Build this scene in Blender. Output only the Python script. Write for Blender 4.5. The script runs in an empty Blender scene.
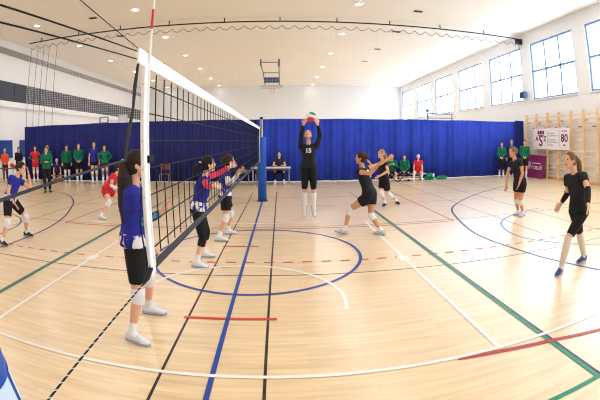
import bpy, bmesh, math, random
from mathutils import Vector as V, Matrix
from mathutils.bvhtree import BVHTree
random.seed(7)
LAMP_E, LAMP_W, SKY, EXPO = 14., 92., 19., -.68
S = bpy.context.scene
COL = S.collection
PI = math.pi

# ------------------------------------------------------------------ materials
MATS = {}
def srgb(c):
    return tuple(((v/255.0)/12.92 if v/255.0 <= .04045 else ((v/255.0+.055)/1.055)**2.4) for v in c)
def mat(name, rgb, rough=.6, metal=0., noise=0., nscale=8., emit=0., spec=.25, sheen=0., bump=0.):
    if name in MATS: return MATS[name]
    m = bpy.data.materials.new(name); m.use_nodes = True
    nt = m.node_tree; b = nt.nodes['Principled BSDF']
    c = srgb(rgb)+(1.,)
    b.inputs['Base Color'].default_value = c
    b.inputs['Roughness'].default_value = rough
    b.inputs['Metallic'].default_value = metal
    b.inputs['Specular IOR Level'].default_value = spec
    if emit:
        b.inputs['Emission Color'].default_value = c
        b.inputs['Emission Strength'].default_value = emit
    if noise or bump:
        tc = nt.nodes.new('ShaderNodeTexCoord')
        n = nt.nodes.new('ShaderNodeTexNoise'); n.inputs['Scale'].default_value = nscale
        n.inputs['Detail'].default_value = 4
        nt.links.new(tc.outputs['Object'], n.inputs['Vector'])
        if noise:
            r = nt.nodes.new('ShaderNodeValToRGB')
            r.color_ramp.elements[0].color = tuple(max(0, v*(1-noise)) for v in c[:3])+(1,)
            r.color_ramp.elements[1].color = tuple(min(1, v*(1+noise)) for v in c[:3])+(1,)
            r.color_ramp.elements[0].position = .3; r.color_ramp.elements[1].position = .7
            nt.links.new(n.outputs['Fac'], r.inputs['Fac'])
            nt.links.new(r.outputs['Color'], b.inputs['Base Color'])
        if bump:
            bp = nt.nodes.new('ShaderNodeBump'); bp.inputs['Strength'].default_value = bump
            bp.inputs['Distance'].default_value = .01
            nt.links.new(n.outputs['Fac'], bp.inputs['Height'])
            nt.links.new(bp.outputs['Normal'], b.inputs['Normal'])
    MATS[name] = m
    return m
def two_tone(name, a, b_, scale, lo=.45, hi=.55, rough=.7):
    """fabric printed with two colours in soft blotches"""
    if name in MATS: return MATS[name]
    m = mat(name, a, rough); nt = m.node_tree; b = nt.nodes['Principled BSDF']
    tc = nt.nodes.new('ShaderNodeTexCoord'); n = nt.nodes.new('ShaderNodeTexNoise')
    n.inputs['Scale'].default_value = scale; n.inputs['Detail'].default_value = 2
    r = nt.nodes.new('ShaderNodeValToRGB')
    r.color_ramp.elements[0].position = lo; r.color_ramp.elements[1].position = hi
    r.color_ramp.elements[0].color = srgb(a)+(1,); r.color_ramp.elements[1].color = srgb(b_)+(1,)
    nt.links.new(tc.outputs['Object'], n.inputs['Vector']); nt.links.new(n.outputs['Fac'], r.inputs['Fac'])
    nt.links.new(r.outputs['Color'], b.inputs['Base Color'])
    return m

def wood_floor():
    m = bpy.data.materials.new('sports parquet'); m.use_nodes = True
    nt = m.node_tree; N = nt.nodes; L = nt.links; b = N['Principled BSDF']
    tc = N.new('ShaderNodeTexCoord')
    br = N.new('ShaderNodeTexBrick')
    br.inputs['Scale'].default_value = 1.; br.inputs['Brick Width'].default_value = 1.3
    br.inputs['Row Height'].default_value = .065; br.inputs['Mortar Size'].default_value = .0012
    br.inputs['Mortar Smooth'].default_value = .3; br.offset = .37; br.inputs['Bias'].default_value = 0
    br.inputs['Color1'].default_value = srgb(FLOOR_A)+(1,); br.inputs['Color2'].default_value = srgb(FLOOR_B)+(1,)
    br.inputs['Mortar'].default_value = srgb(FLOOR_M)+(1,)
    L.new(tc.outputs['Object'], br.inputs['Vector'])
    mp = N.new('ShaderNodeMapping'); mp.inputs['Scale'].default_value = (.9, 9., 1.)
    L.new(tc.outputs['Object'], mp.inputs['Vector'])
    n = N.new('ShaderNodeTexNoise'); n.inputs['Scale'].default_value = 1.6; n.inputs['Detail'].default_value = 6
    L.new(mp.outputs['Vector'], n.inputs['Vector'])
    r = N.new('ShaderNodeValToRGB')
    r.color_ramp.elements[0].position = .3; r.color_ramp.elements[1].position = .72
    r.color_ramp.elements[0].color = (.86, .83, .78, 1); r.color_ramp.elements[1].color = (1.08, 1.06, 1.03, 1)
    L.new(n.outputs['Fac'], r.inputs['Fac'])
    mx = N.new('ShaderNodeMix'); mx.data_type = 'RGBA'; mx.blend_type = 'MULTIPLY'; mx.inputs[0].default_value = 1
    L.new(br.outputs['Color'], mx.inputs[6]); L.new(r.outputs['Color'], mx.inputs[7])
    L.new(mx.outputs[2], b.inputs['Base Color'])
    b.inputs['Roughness'].default_value = .34
    b.inputs['Specular IOR Level'].default_value = .45
    b.inputs['Coat Weight'].default_value = .85; b.inputs['Coat Roughness'].default_value = .28
    return m
FLOOR_A = (240, 216, 176); FLOOR_B = (231, 203, 160); FLOOR_M = (204, 172, 128)

# ------------------------------------------------------------------ mesh helpers
def finish(name, bm, m, parent=None, smooth=False):
    me = bpy.data.meshes.new(name)
    bmesh.ops.recalc_face_normals(bm, faces=bm.faces)
    bm.to_mesh(me); bm.free()
    if isinstance(m, (list, tuple)):
        for x in m: me.materials.append(x)
    elif m: me.materials.append(m)
    if smooth:
        for p in me.polygons: p.use_smooth = True
    o = bpy.data.objects.new(name, me); COL.objects.link(o)
    if parent:
        o.parent = parent
        o.matrix_parent_inverse = parent.matrix_world.inverted() if not isinstance(parent, str) else Matrix()
    return o
def empty(name, loc, rz=0.):
    o = bpy.data.objects.new(name, None); COL.objects.link(o)
    o.location = loc; o.rotation_euler = (0, 0, rz); o.empty_display_size = .1
    o.matrix_world = Matrix.Translation(V(loc)) @ Matrix.Rotation(rz, 4, 'Z')
    return o
def tag(o, label, cat, group=None, kind=None):
    o['label'] = label; o['category'] = cat
    if group: o['group'] = group
    if kind: o['kind'] = kind
    return o
def struct(o, label=None):
    o['kind'] = 'structure'
    if label: o['label'] = label
    return o
def box(bm, x0, x1, y0, y1, z0, z1, mi=0, bevel=0.):
    vs = [bm.verts.new(p) for p in ((x0,y0,z0),(x1,y0,z0),(x1,y1,z0),(x0,y1,z0),(x0,y0,z1),(x1,y0,z1),(x1,y1,z1),(x0,y1,z1))]
    fs = [bm.faces.new([vs[i] for i in f]) for f in ((0,3,2,1),(4,5,6,7),(0,1,5,4),(1,2,6,5),(2,3,7,6),(3,0,4,7))]
    for f in fs: f.material_index = mi
    if bevel:
        es = list({e for f in fs for e in f.edges})
        r = bmesh.ops.bevel(bm, geom=es, offset=bevel, segments=2, affect='EDGES', profile=.5)
        for f in r['faces']: f.material_index = mi
def frame_axes(d):
    d = d.normalized()
    a = V((0, 0, 1)) if abs(d.z) < .9 else V((1, 0, 0))
    x = d.cross(a).normalized(); y = x.cross(d).normalized()
    return x, y
def loft(bm, rings, n=14, mi=0):
    """rings: (centre, vecA, vecB); closed with fans"""
    prev = None; first = None
    for c, a, b in rings:
        vs = [bm.verts.new(c + a*math.cos(2*PI*i/n) + b*math.sin(2*PI*i/n)) for i in range(n)]
        if prev:
            for i in range(n):
                f = bm.faces.new((prev[i], prev[(i+1) % n], vs[(i+1) % n], vs[i])); f.material_index = mi
        else: first = vs
        prev = vs
    f = bm.faces.new(list(reversed(first))); f.material_index = mi
    f = bm.faces.new(prev); f.material_index = mi
def limb(bm, pts, n=12, flat=(False, False), mi=0):
    """tapering tube through (point, radius) with rounded or flat ends"""
    P = [V(p) for p, r in pts]; Rr = [r for p, r in pts]
    rings = []
    dirs = []
    for i in range(len(P)):
        d = (P[min(i+1, len(P)-1)] - P[max(i-1, 0)])
        dirs.append(d.normalized())
    x0 = frame_axes(dirs[0])[0]
    ax = []
    for d in dirs:
        x = (x0 - d*x0.dot(d))
        x = x.normalized() if x.length > 1e-4 else frame_axes(d)[0]
        ax.append((x, d.cross(x).normalized())); x0 = x
    if not flat[0]:
        for s, k in ((.97, .25), (.8, .6), (.45, .89)):
            rings.append((P[0]-dirs[0]*Rr[0]*s, ax[0][0]*Rr[0]*k, ax[0][1]*Rr[0]*k))
    for p, r, a in zip(P, Rr, ax): rings.append((p, a[0]*r, a[1]*r))
    if not flat[1]:
        for s, k in ((.45, .89), (.8, .6), (.97, .25)):
            rings.append((P[-1]+dirs[-1]*Rr[-1]*s, ax[-1][0]*Rr[-1]*k, ax[-1][1]*Rr[-1]*k))
    loft(bm, rings, n, mi)
def rod(bm, a, b, r, n=8, mi=0):
    limb(bm, [(a, r), (b, r)], n, (True, True), mi)
def ellipsoid(bm, c, a, b, cc, n=14, m=9, mi=0):
    rings = []
    for i in range(1, m):
        t = PI*i/m
        rings.append((c - cc*math.cos(t), a*math.sin(t), b*math.sin(t)))
    loft(bm, rings, n, mi)

BAKE = []
def remesh(o, vox, smooth=4):
    m = o.modifiers.new('r', 'REMESH'); m.mode = 'VOXEL'; m.voxel_size = vox; m.use_smooth_shade = True
    if smooth:
        s = o.modifiers.new('s', 'SMOOTH'); s.iterations = smooth; s.factor = .5
    BAKE.append(o)
def bake():
    bpy.context.view_layer.update()
    dg = bpy.context.evaluated_depsgraph_get()
    new = [(o, bpy.data.meshes.new_from_object(o.evaluated_get(dg))) for o in BAKE]
    for o, me in new:
        mats = [s for s in o.data.materials]
        old = o.data; o.modifiers.clear(); o.data = me
        me.materials.clear()
        for mm in mats: me.materials.append(mm)
        me.name = o.name
        for p in me.polygons: p.use_smooth = True; p.material_index = 0
        bpy.data.meshes.remove(old)
    BAKE.clear()

def text_mesh(txt, size, bold=0.):
    cu = bpy.data.curves.new('t', 'FONT'); cu.body = txt; cu.size = size
    cu.align_x = 'CENTER'; cu.align_y = 'CENTER'; cu.offset = bold; cu.extrude = 0.; cu.resolution_u = 3
    o = bpy.data.objects.new('t', cu); COL.objects.link(o)
    bpy.context.view_layer.update()
    me = bpy.data.meshes.new_from_object(o.evaluated_get(bpy.context.evaluated_depsgraph_get()))
    bpy.data.objects.remove(o); bpy.data.curves.remove(cu)
    return me
def text_flat(name, txt, size, origin, right, up, m, parent=None, depth=.004, bold=0., stretch=1.):
    """lettering as a thin slab standing on a flat surface"""
    me = text_mesh(txt, size, bold)
    right = V(right).normalized(); up = V(up).normalized(); nrm = right.cross(up)
    bm = bmesh.new(); bm.from_mesh(me); bpy.data.meshes.remove(me)
    for v in bm.verts: v.co = V(origin) + right*v.co.x*stretch + up*v.co.y
    r = bmesh.ops.extrude_face_region(bm, geom=list(bm.faces))
    for e in r['geom']:
        if isinstance(e, bmesh.types.BMVert): e.co += nrm*depth
    return finish(name, bm, m, parent)
def text_wrap(name, txt, size, origin, right, up, target, m, parent, bold=.004, reach=.3):
    """lettering pressed onto a shirt: every vertex dropped on the cloth"""
    me = text_mesh(txt, size, bold)
    right = V(right).normalized(); up = V(up); up = (up-right*up.dot(right)).normalized(); nrm = right.cross(up)
    bm = bmesh.new(); bm.from_mesh(me); bpy.data.meshes.remove(me)
    bmesh.ops.triangulate(bm, faces=bm.faces)
    bmesh.ops.subdivide_edges(bm, edges=[e for e in bm.edges if e.calc_length() > size*.12], cuts=3)
    tb = bmesh.new(); tb.from_mesh(target.data); tb.transform(target.matrix_world); bv = BVHTree.FromBMesh(tb)
    for v in bm.verts:
        p = V(origin) + right*v.co.x + up*v.co.y
        h = bv.ray_cast(p + nrm*reach, -nrm)
        v.co = (h[0] if h[0] else p) + nrm*.006
    tb.free()
    return finish(name, bm, m, parent)

# ------------------------------------------------------------------ people
HAIRC = dict(black=(26, 22, 24), brown=(62, 42, 30), dark=(42, 30, 26), blond=(168, 128, 82), dblond=(122, 90, 62), pale=(214, 200, 186))
def spread(J): return {k: V(v) for k, v in J.items()}

def torso(bm, J, k, grow=0., t0=-.22, t1=1.0, hem=1., neck=.058):
    pel, nk = J['pel'], J['nk']
    up = (nk-pel); L = up.length; up.normalize()
    lat = (J['sR']-J['sL']); lat = (lat-up*lat.dot(up)).normalized()
    hl = (J['hR']-J['hL']); hl = (hl-up*hl.dot(up)).normalized()
    prof = [(-.22, .11, .085), (-.10, .158, .112), (.03, .166, .118), (.16, .148, .106), (.32, .124, .092), (.52, .135, .104),
            (.70, .150, .112), (.84, .142, .092), (.94, .09, .066), (1.02, neck, neck)]
    def at(t):
        for (a, w, d), (b, w2, d2) in zip(prof, prof[1:]):
            if a <= t <= b:
                s = (t-a)/(b-a); return w+(w2-w)*s, d+(d2-d)*s
        return prof[-1][1:] if t > 1 else prof[0][1:]
    ts = sorted({t0, t1} | {p[0] for p in prof if t0 < p[0] < t1})
    rings = []
    for t in ts:
        w, d = at(t); s = min(1, max(0, t/.6)); l = (hl*(1-s)+lat*s).normalized(); f = up.cross(l)
        g = grow*(hem if t <= t0+.02 else 1.)
        rings.append((pel+up*L*t, l*(w*k+g), f*(d*k+g)))
    loft(bm, rings, 20)
    return up, lat

def head_axes(J):
    hf = J['hf'].normalized(); u = (J['hd']-J['nk']).normalized()
    hu = V((0, 0, 1))*.6 + u*.4
    hu = (hu-hf*hu.dot(hf)).normalized()
    return hf, hu, hf.cross(hu).normalized()

def hand(bm, w, g, side, k, lat_hint):
    d = (g-w).normalized()
    l = (lat_hint-d*lat_hint.dot(d))
    l = l.normalized() if l.length > .05 else frame_axes(d)[0]
    nrm = d.cross(l)
    P = w + d*.085*k
    loft(bm, [(w-d*.01, l*.024*k, nrm*.02*k), (w+d*.03*k, l*.034*k, nrm*.017*k), (w+d*.07*k, l*.041*k, nrm*.015*k), (P, l*.037*k, nrm*.012*k)], 12)
    for off, ln in ((-.034, .058), (-.0115, .072), (.0115, .078), (.034, .068)):
        b = w + d*.075*k + l*off*k
        d1 = (d + l*off*3.4 + nrm*.12).normalized(); p1 = b + d1*(ln*.55+.012)*k
        d2 = (d1 + nrm*.42).normalized(); p2 = p1 + d2*ln*.5*k
        limb(bm, [(b, .0105*k), (p1, .0095*k), (p2, .008*k)], 8)
    b = w + d*.025*k + l*.028*k
    p1 = b + (d*.7 + l*.75 + nrm*.15).normalized()*.042*k
    p2 = p1 + (d*.95 + l*.35 + nrm*.3).normalized()*.034*k
    limb(bm, [(b, .014*k), (p1, .0115*k), (p2, .009*k)], 8)

def human(name, J, label, spec, H=1.75, vox=.008, cat='person', group=None):
    """one continuous body; hair, clothing and shoes are its parts"""
    J = spread(J); k = H/1.75
    bm = bmesh.new()
    up, lat = torso(bm, J, k)
    hf, hu, hr = head_axes(J)
    limb(bm, [(J['sL'], .052*k), (J['nk']-up*.035*k, .05*k), (J['sR'], .052*k)])
    limb(bm, [(J['nk']-up*.03*k, .056*k), (J['nk']*.55+J['hd']*.45, .047*k), (J['hd']-hu*.03*k, .048*k)])
    c = J['hd']
    R_ = lambda z, w, d, o: (c+hu*z*k+hf*o*k, hr*w*k, hf*d*k)
    loft(bm, [R_(-.118, .018, .016, .058), R_(-.106, .038, .038, .046), R_(-.075, .056, .064, .024), R_(-.03, .067, .082, .008), R_(.02, .074, .093, 0),
              R_(.06, .073, .092, -.004), R_(.092, .056, .072, -.008), R_(.112, .026, .036, -.01)], 18)
    limb(bm, [(c+hf*.085*k+hu*.018*k, .009*k), (c+hf*.101*k-hu*.022*k, .0145*k)], 8)
    for s in (-1, 1):
        ellipsoid(bm, c+hr*s*.073*k-hf*.006*k-hu*.01*k, hr*.011*k, hf*.017*k, hu*.03*k, 8, 6)
    for s in 'RL':
        sh, el, wr, gr = J['s'+s], J['e'+s], J['w'+s], J['g'+s]
        limb(bm, [(sh, .051*k), (sh.lerp(el, .4), .045*k), (el, .037*k)])
        limb(bm, [(el, .037*k), (el.lerp(wr, .3), .039*k), (wr, .026*k)])
        axis = (el-sh).cross(wr-el)
        if axis.length < .002: axis = lat.copy()
        sgn = 1 if s == 'R' else -1
        hint = spec.get('palm'+s)
        hand(bm, wr, gr, sgn, k, V(hint) if hint else (axis.normalized() if axis.length else lat)*sgn)
        h, kn, an = J['h'+s], J['k'+s], J['a'+s]
        limb(bm, [(h, .094*k), (h.lerp(kn, .35), .082*k), (kn, .054*k)])
        limb(bm, [(kn, .054*k), (kn.lerp(an, .3), .053*k), (kn.lerp(an, .65), .042*k), (an, .033*k)])
        ft = J.get('d'+s) or (J['t'+s]-an)*V((1, 1, 0)); ft = ft.normalized(); fn = V((0, 0, 1))-ft*ft.z; fn = fn.normalized() if fn.length > .05 else V((0, 1, 0))
        limb(bm, [(an, .032*k), (an+ft*.05*k-fn*.035, .024*k), (an+ft*.13*k-fn*.058, .012*k)])
    body = finish(name, bm, mat('skin '+spec.get('skin', 'fair'), SKIN[spec.get('skin', 'fair')], .5, spec=.35))
    remesh(body, vox, 4)
    tag(body, label, cat, group)
    part = lambda nm, b, m, vx=None, sm=3: (lambda o: (remesh(o, vx or max(vox, .009), sm), o)[1])(finish(nm, b, m, body))
    # face
    for s in (-1, 1):
        b = bmesh.new(); ellipsoid(b, c+hf*.082*k+hr*s*.030*k+hu*.012*k, hr*.0125*k, hf*.008*k, hu*.0075*k, 10, 6)
        finish('eye', b, mat('eye', (52, 44, 42), .25), body, True)
        b = bmesh.new(); limb(b, [(c+hf*.083*k+hr*s*.014*k+hu*.031*k, .004*k), (c+hf*.078*k+hr*s*.046*k+hu*.033*k, .0035*k)], 6)
        finish('eyebrow', b, mat('hair '+spec['hair'], HAIRC[spec['hair']], .6), body, True)
    b = bmesh.new(); limb(b, [(c+hf*.080*k-hr*.021*k-hu*.061*k, .005*k), (c+hf*.087*k-hu*.060*k, .007*k), (c+hf*.080*k+hr*.021*k-hu*.061*k, .005*k)], 8)
    finish('mouth', b, mat('lips', (172, 96, 92), .45), body, True)
    # hair
    hm = mat('hair '+spec['hair'], HAIRC[spec['hair']], .55, noise=.25, nscale=60)
    b = bmesh.new(); st = spec.get('style', 'cap')
    ellipsoid(b, c-hf*.012*k+hu*.034*k, hr*.085*k, hf*.097*k, hu*.102*k, 18, 12)
    ellipsoid(b, c-hf*.035*k-hu*.02*k, hr*.079*k, hf*.072*k, hu*.075*k, 18, 12)
    if st != 'cap':
        limb(b, [(c-hf*.05*k-hu*.02*k, .06*k), (c-hf*.05*k-hu*.07*k, .04*k)])
    part('hair', b, hm, .008)
    if st in ('pony', 'long', 'high'):
        b = bmesh.new(); z0 = .06 if st == 'high' else .03
        p0 = c-hf*.105*k+hu*z0*k; dn = V((0, 0, -1))
        ln = {'pony': .26, 'high': .30, 'long': .62}[st]
        out = -hf*.05*k + V(spec.get('swing', (0, 0, 0)))
        fat = 1.55 if st == 'long' else 1.
        limb(b, [(p0+hf*.03*k, .022*k), (p0-hf*.02*k+dn*.01, .034*k), (p0+out*.8+dn*ln*.22, .044*fat*k), (p0+out+dn*ln*.6, .046*fat*k), (p0+out*1.1+dn*ln*.88, .028*fat*k), (p0+out*1.15+dn*ln, .008*k)])
        pt = part('ponytail', b, hm, .008)
        b = bmesh.new(); limb(b, [(p0+hf*.012*k, .027*k), (p0-hf*.018*k, .028*k)])
        finish('hair_tie', b, mat('tie '+spec.get('tie', 'dark'), {'dark': (40, 38, 44), 'white': (226, 226, 224)}[spec.get('tie', 'dark')], .7), pt, True)
    if st == 'bun':
        b = bmesh.new(); ellipsoid(b, c-hf*.115*k+hu*.035*k, hr*.05*k, hf*.045*k, hu*.048*k, 12, 9)
        for q_ in range(7):
            a = q_*.9; limb(b, [(c-hf*.11*k+hu*.035*k+hr*math.cos(a)*.03*k+hu*math.sin(a)*.03*k, .02*k), (c-hf*.14*k+hu*.035*k+hr*math.cos(a)*.045*k+hu*math.sin(a)*.05*k, .014*k)], 8)
        part('hair_bun', b, hm, .008)
    # shirt
    sl = spec.get('sleeve', .42); sm_ = spec['shirt']
    b = bmesh.new(); g = spec.get('loose', .02)
    torso(b, J, k, g, spec.get('hem', -.12), .99, 1.15, .052)
    limb(b, [(J['sL'], .052*k+g), (J['nk']-up*.035*k, .048*k+g*.6), (J['sR'], .052*k+g)])
    for s in 'RL':
        sh, el, wr = J['s'+s], J['e'+s], J['w'+s]
        if sl <= 1: limb(b, [(sh, .05*k+g), (sh.lerp(el, sl), (.048-.012*sl)*k+g*1.05)], flat=(False, True))
        else: limb(b, [(sh, .05*k+g), (el, .04*k+g), (wr-(wr-el)*.04, .03*k+g*.8)], flat=(False, True))
    shirt = part('jacket' if sl > 1 else 'shirt', b, sm_)
    if spec.get('hemband'):
        b = bmesh.new(); torso(b, J, k, g+.006, spec.get('hem', -.12)-.01, spec.get('hem', -.12)+.27, 1.12)
        part('printed_hem', b, spec['hemband'], None, 2)
    if spec.get('collar'):
        b = bmesh.new(); limb(b, [(J['nk']-up*.03*k, .072*k), (J['nk']+up*.02*k, .062*k)], flat=(True, True)); finish('collar', b, spec['collar'], body, True)
    # shorts / leggings
    lg = spec.get('leg', .5); b = bmesh.new(); g2 = spec.get('tight', .014)
    torso(b, J, k, g2, -.22, .14)
    for s in 'RL':
        h, kn, an = J['h'+s], J['k'+s], J['a'+s]
        if lg <= 1: limb(b, [(h, .094*k+g2), (h.lerp(kn, min(lg, .35)), .083*k+g2), (h.lerp(kn, lg), (.094-.04*lg)*k+g2+.002)], flat=(False, True))
        else: limb(b, [(h, .094*k+g2), (h.lerp(kn, .35), .083*k+g2), (kn, .054*k+g2), (kn.lerp(an, .3*(lg-1)+.01), .054*k+g2), (kn.lerp(an, lg-1), (.054-.02*(lg-1))*k+g2)], flat=(False, True))
    part({True: 'shorts', False: 'leggings' if g2 < .02 else 'trousers'}[lg <= .8], b, spec['pants'])
    # knee pads, socks, shoes, sleeves
    for s in 'RL':
        h, kn, an, to = J['h'+s], J['k'+s], J['a'+s], J['t'+s]
        if spec.get('pad'):
            b = bmesh.new(); hi, lo = spec.get('padspan', (.22, .22))
            limb(b, [(kn.lerp(h, hi), .066*k), (kn, .070*k), (kn.lerp(an, lo), .061*k)], flat=(True, True))
            part('knee_pad', b, spec['pad'])
        if spec.get('sock'):
            b = bmesh.new(); t = spec.get('socklen', .3)
            pts = [(kn.lerp(an, 1-t), (.033+.03*min(1, t*1.3))*k)]
            if t > .5: pts.append((kn.lerp(an, .45), .058*k))
            pts += [(an, .041*k), (an.lerp(to, .2), .041*k)]
            limb(b, pts, flat=(True, False)); part('sock', b, spec['sock'], None, 1)
        fd = J.get('d'+s)
        if fd is None:
            fd = to-an; fd.z = 0
        fd = fd.normalized(); fu = (V((0, 0, 1))-fd*fd.z); fu = fu.normalized() if fu.length > .05 else V((0, 1, 0)); fl = fd.cross(fu)
        o = an - fu*.085
        W = lambda x, z, w, hh: (o+fd*x*k+fu*z*k, fl*w*k, fu*hh*k)
        b = bmesh.new()
        loft(b, [W(-.085, .05, .012, .02), W(-.075, .05, .026, .036), W(-.04, .056, .034, .052), W(.02, .056, .037, .05), W(.07, .045, .041, .039), (W(.125, .035, .043, .026)), W(.165, .030, .036, .019), W(.19, .028, .016, .010)], 16)
        limb(b, [(an-fu*.02, .040*k), (an+fu*.006*k, .040*k)], flat=(False, True))
        limb(b, [(o+fd*.005*k+fu*.095*k, .022*k), (o+fd*.07*k+fu*.074*k, .02*k)])
        sh_ = part('shoe', b, spec['shoe'], .008)
        b = bmesh.new()
        loft(b, [(o+fd*x*k+fu*.004, fl*w*k, fd*.0001) for x, w in ()] or [W(-.09, .012, .02, .011), W(-.06, .012, .038, .013), W(.02, .012, .04, .013), (W(.1, .012, .048, .013)), W(.16, .013, .042, .012), W(.195, .016, .018, .009)], 14)
        finish('sole', b, spec.get('sole', mat('sole grey blue', (164, 170, 190), .6)), sh_, True)
        if spec.get('armsleeve'+s) or spec.get('armsleeve'):
            el, wr, shd = J['e'+s], J['w'+s], J['s'+s]; a0, a1 = spec.get('armspan', (.45, .95))
            b = bmesh.new(); limb(b, [(shd.lerp(el, a0), .053*k), (el, .045*k), (el.lerp(wr, .3), .047*k), (el.lerp(wr, a1), .034*k)], flat=(True, True))
            part('arm_sleeve', b, spec.get('armsleeve'+s) or spec['armsleeve'])
    return body, shirt, up, lat

SKIN = dict(fair=(226, 172, 142), light=(236, 188, 160), tan=(206, 150, 116))

def pose(x, y, face, H=1.72, arms='down', seat=None, lean=0., foot=.10, headdir=None):
    """a quiet pose: standing, or sitting when seat gives the seat height"""
    k = H/1.75; f = V((face[0], face[1], 0)).normalized(); r = V((f.y, -f.x, 0)); up = V((0, 0, 1)); B = V((x, y, 0)); J = {}
    if seat is None:
        pel = B + up*(.085+.905*k); tl = (up+f*lean).normalized()
    else:
        pel = B + up*(seat+.11*k); tl = (up+f*lean).normalized()
    nk = pel+tl*.50*k; J['pel'], J['nk'] = pel, nk
    J['hd'] = nk + (up*.95+f*.22).normalized()*.20*k; J['hf'] = V(headdir).normalized() if headdir else (f+up*(-.03)).normalized(); J['f'] = f
    sh = nk-tl*.045*k
    for s, sg in (('R', 1), ('L', -1)):
        J['s'+s] = sh + r*sg*.165*k; h = pel-up*.06*k+r*sg*.085*k; J['h'+s] = h
        if seat is None:
            a = B + r*sg*foot + up*.085 + f*(.03 if s == 'R' else -.02); kn = (h+a)/2 + f*.03 + r*sg*.012
        else:
            kn = h + f*.42*k + r*sg*(.06+foot*.4) + up*.02; a = V((kn.x, kn.y, .085)) + f*(.04 if s == 'R' else -.03)
        J['k'+s], J['a'+s] = kn, a
        J['t'+s] = a + (f+r*sg*.25).normalized()*.15*k - up*.05
        S_ = J['s'+s]
        if arms == 'down': e = S_ + (-up+r*sg*.22-f*.05).normalized()*.285*k; w = e + (-up+f*.25+r*sg*.03).normalized()*.245*k
        elif arms == 'hips': e = S_ + (-up*.8+r*sg*.62-f*.2).normalized()*.285*k; w = e + (-up*.55-r*sg*.85+f*.35).normalized()*.245*k
        elif arms == 'cross': e = S_ + (-up+r*sg*.2+f*.15).normalized()*.285*k; w = e + (f*.62-r*sg*.75+up*.12).normalized()*.245*k
        elif arms == 'front': e = S_ + (-up+r*sg*.15+f*.12).normalized()*.285*k; w = e + (f*.55-r*sg*.55-up*.55).normalized()*.245*k
        elif arms == 'clap': e = S_ + (-up*.9+r*sg*.25+f*.35).normalized()*.285*k; w = e + (f*.65-r*sg*.5+up*.45).normalized()*.245*k
        elif arms == 'knees': e = S_ + (-up+r*sg*.16+f*.3).normalized()*.285*k; w = e + (kn+up*.07*k-e).normalized()*.245*k
        elif arms == 'table': e = S_ + (-up*.9+r*sg*.35+f*.5).normalized()*.285*k; w = e + (f*.9-r*sg*.45+up*.02).normalized()*.245*k
        J['e'+s], J['w'+s] = e, w; J['g'+s] = w + ((w-e).normalized()+f*.1).normalized()*.16*k
    return J

# ------------------------------------------------------------------ the hall
XL, XR, YB, YF, ZC = -14.6, 13.4, -9.0, 36.4, 7.57
wall_m = mat('wall paint', (232, 232, 234), .8, bump=.05, nscale=20)
ceil_m = mat('ceiling panels', (246, 242, 236), .85)
white = mat('white paint', (236, 236, 236), .5)
dark = mat('dark steel', (44, 46, 54), .5, .3)
black = mat('black cord', (24, 24, 28), .7)
steel = mat('grey steel', (150, 154, 160), .35, .8)
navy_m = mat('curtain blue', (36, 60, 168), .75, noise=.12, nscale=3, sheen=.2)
woodb = mat('beech wood', (232, 198, 150), .5, noise=.12, nscale=6)

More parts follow.
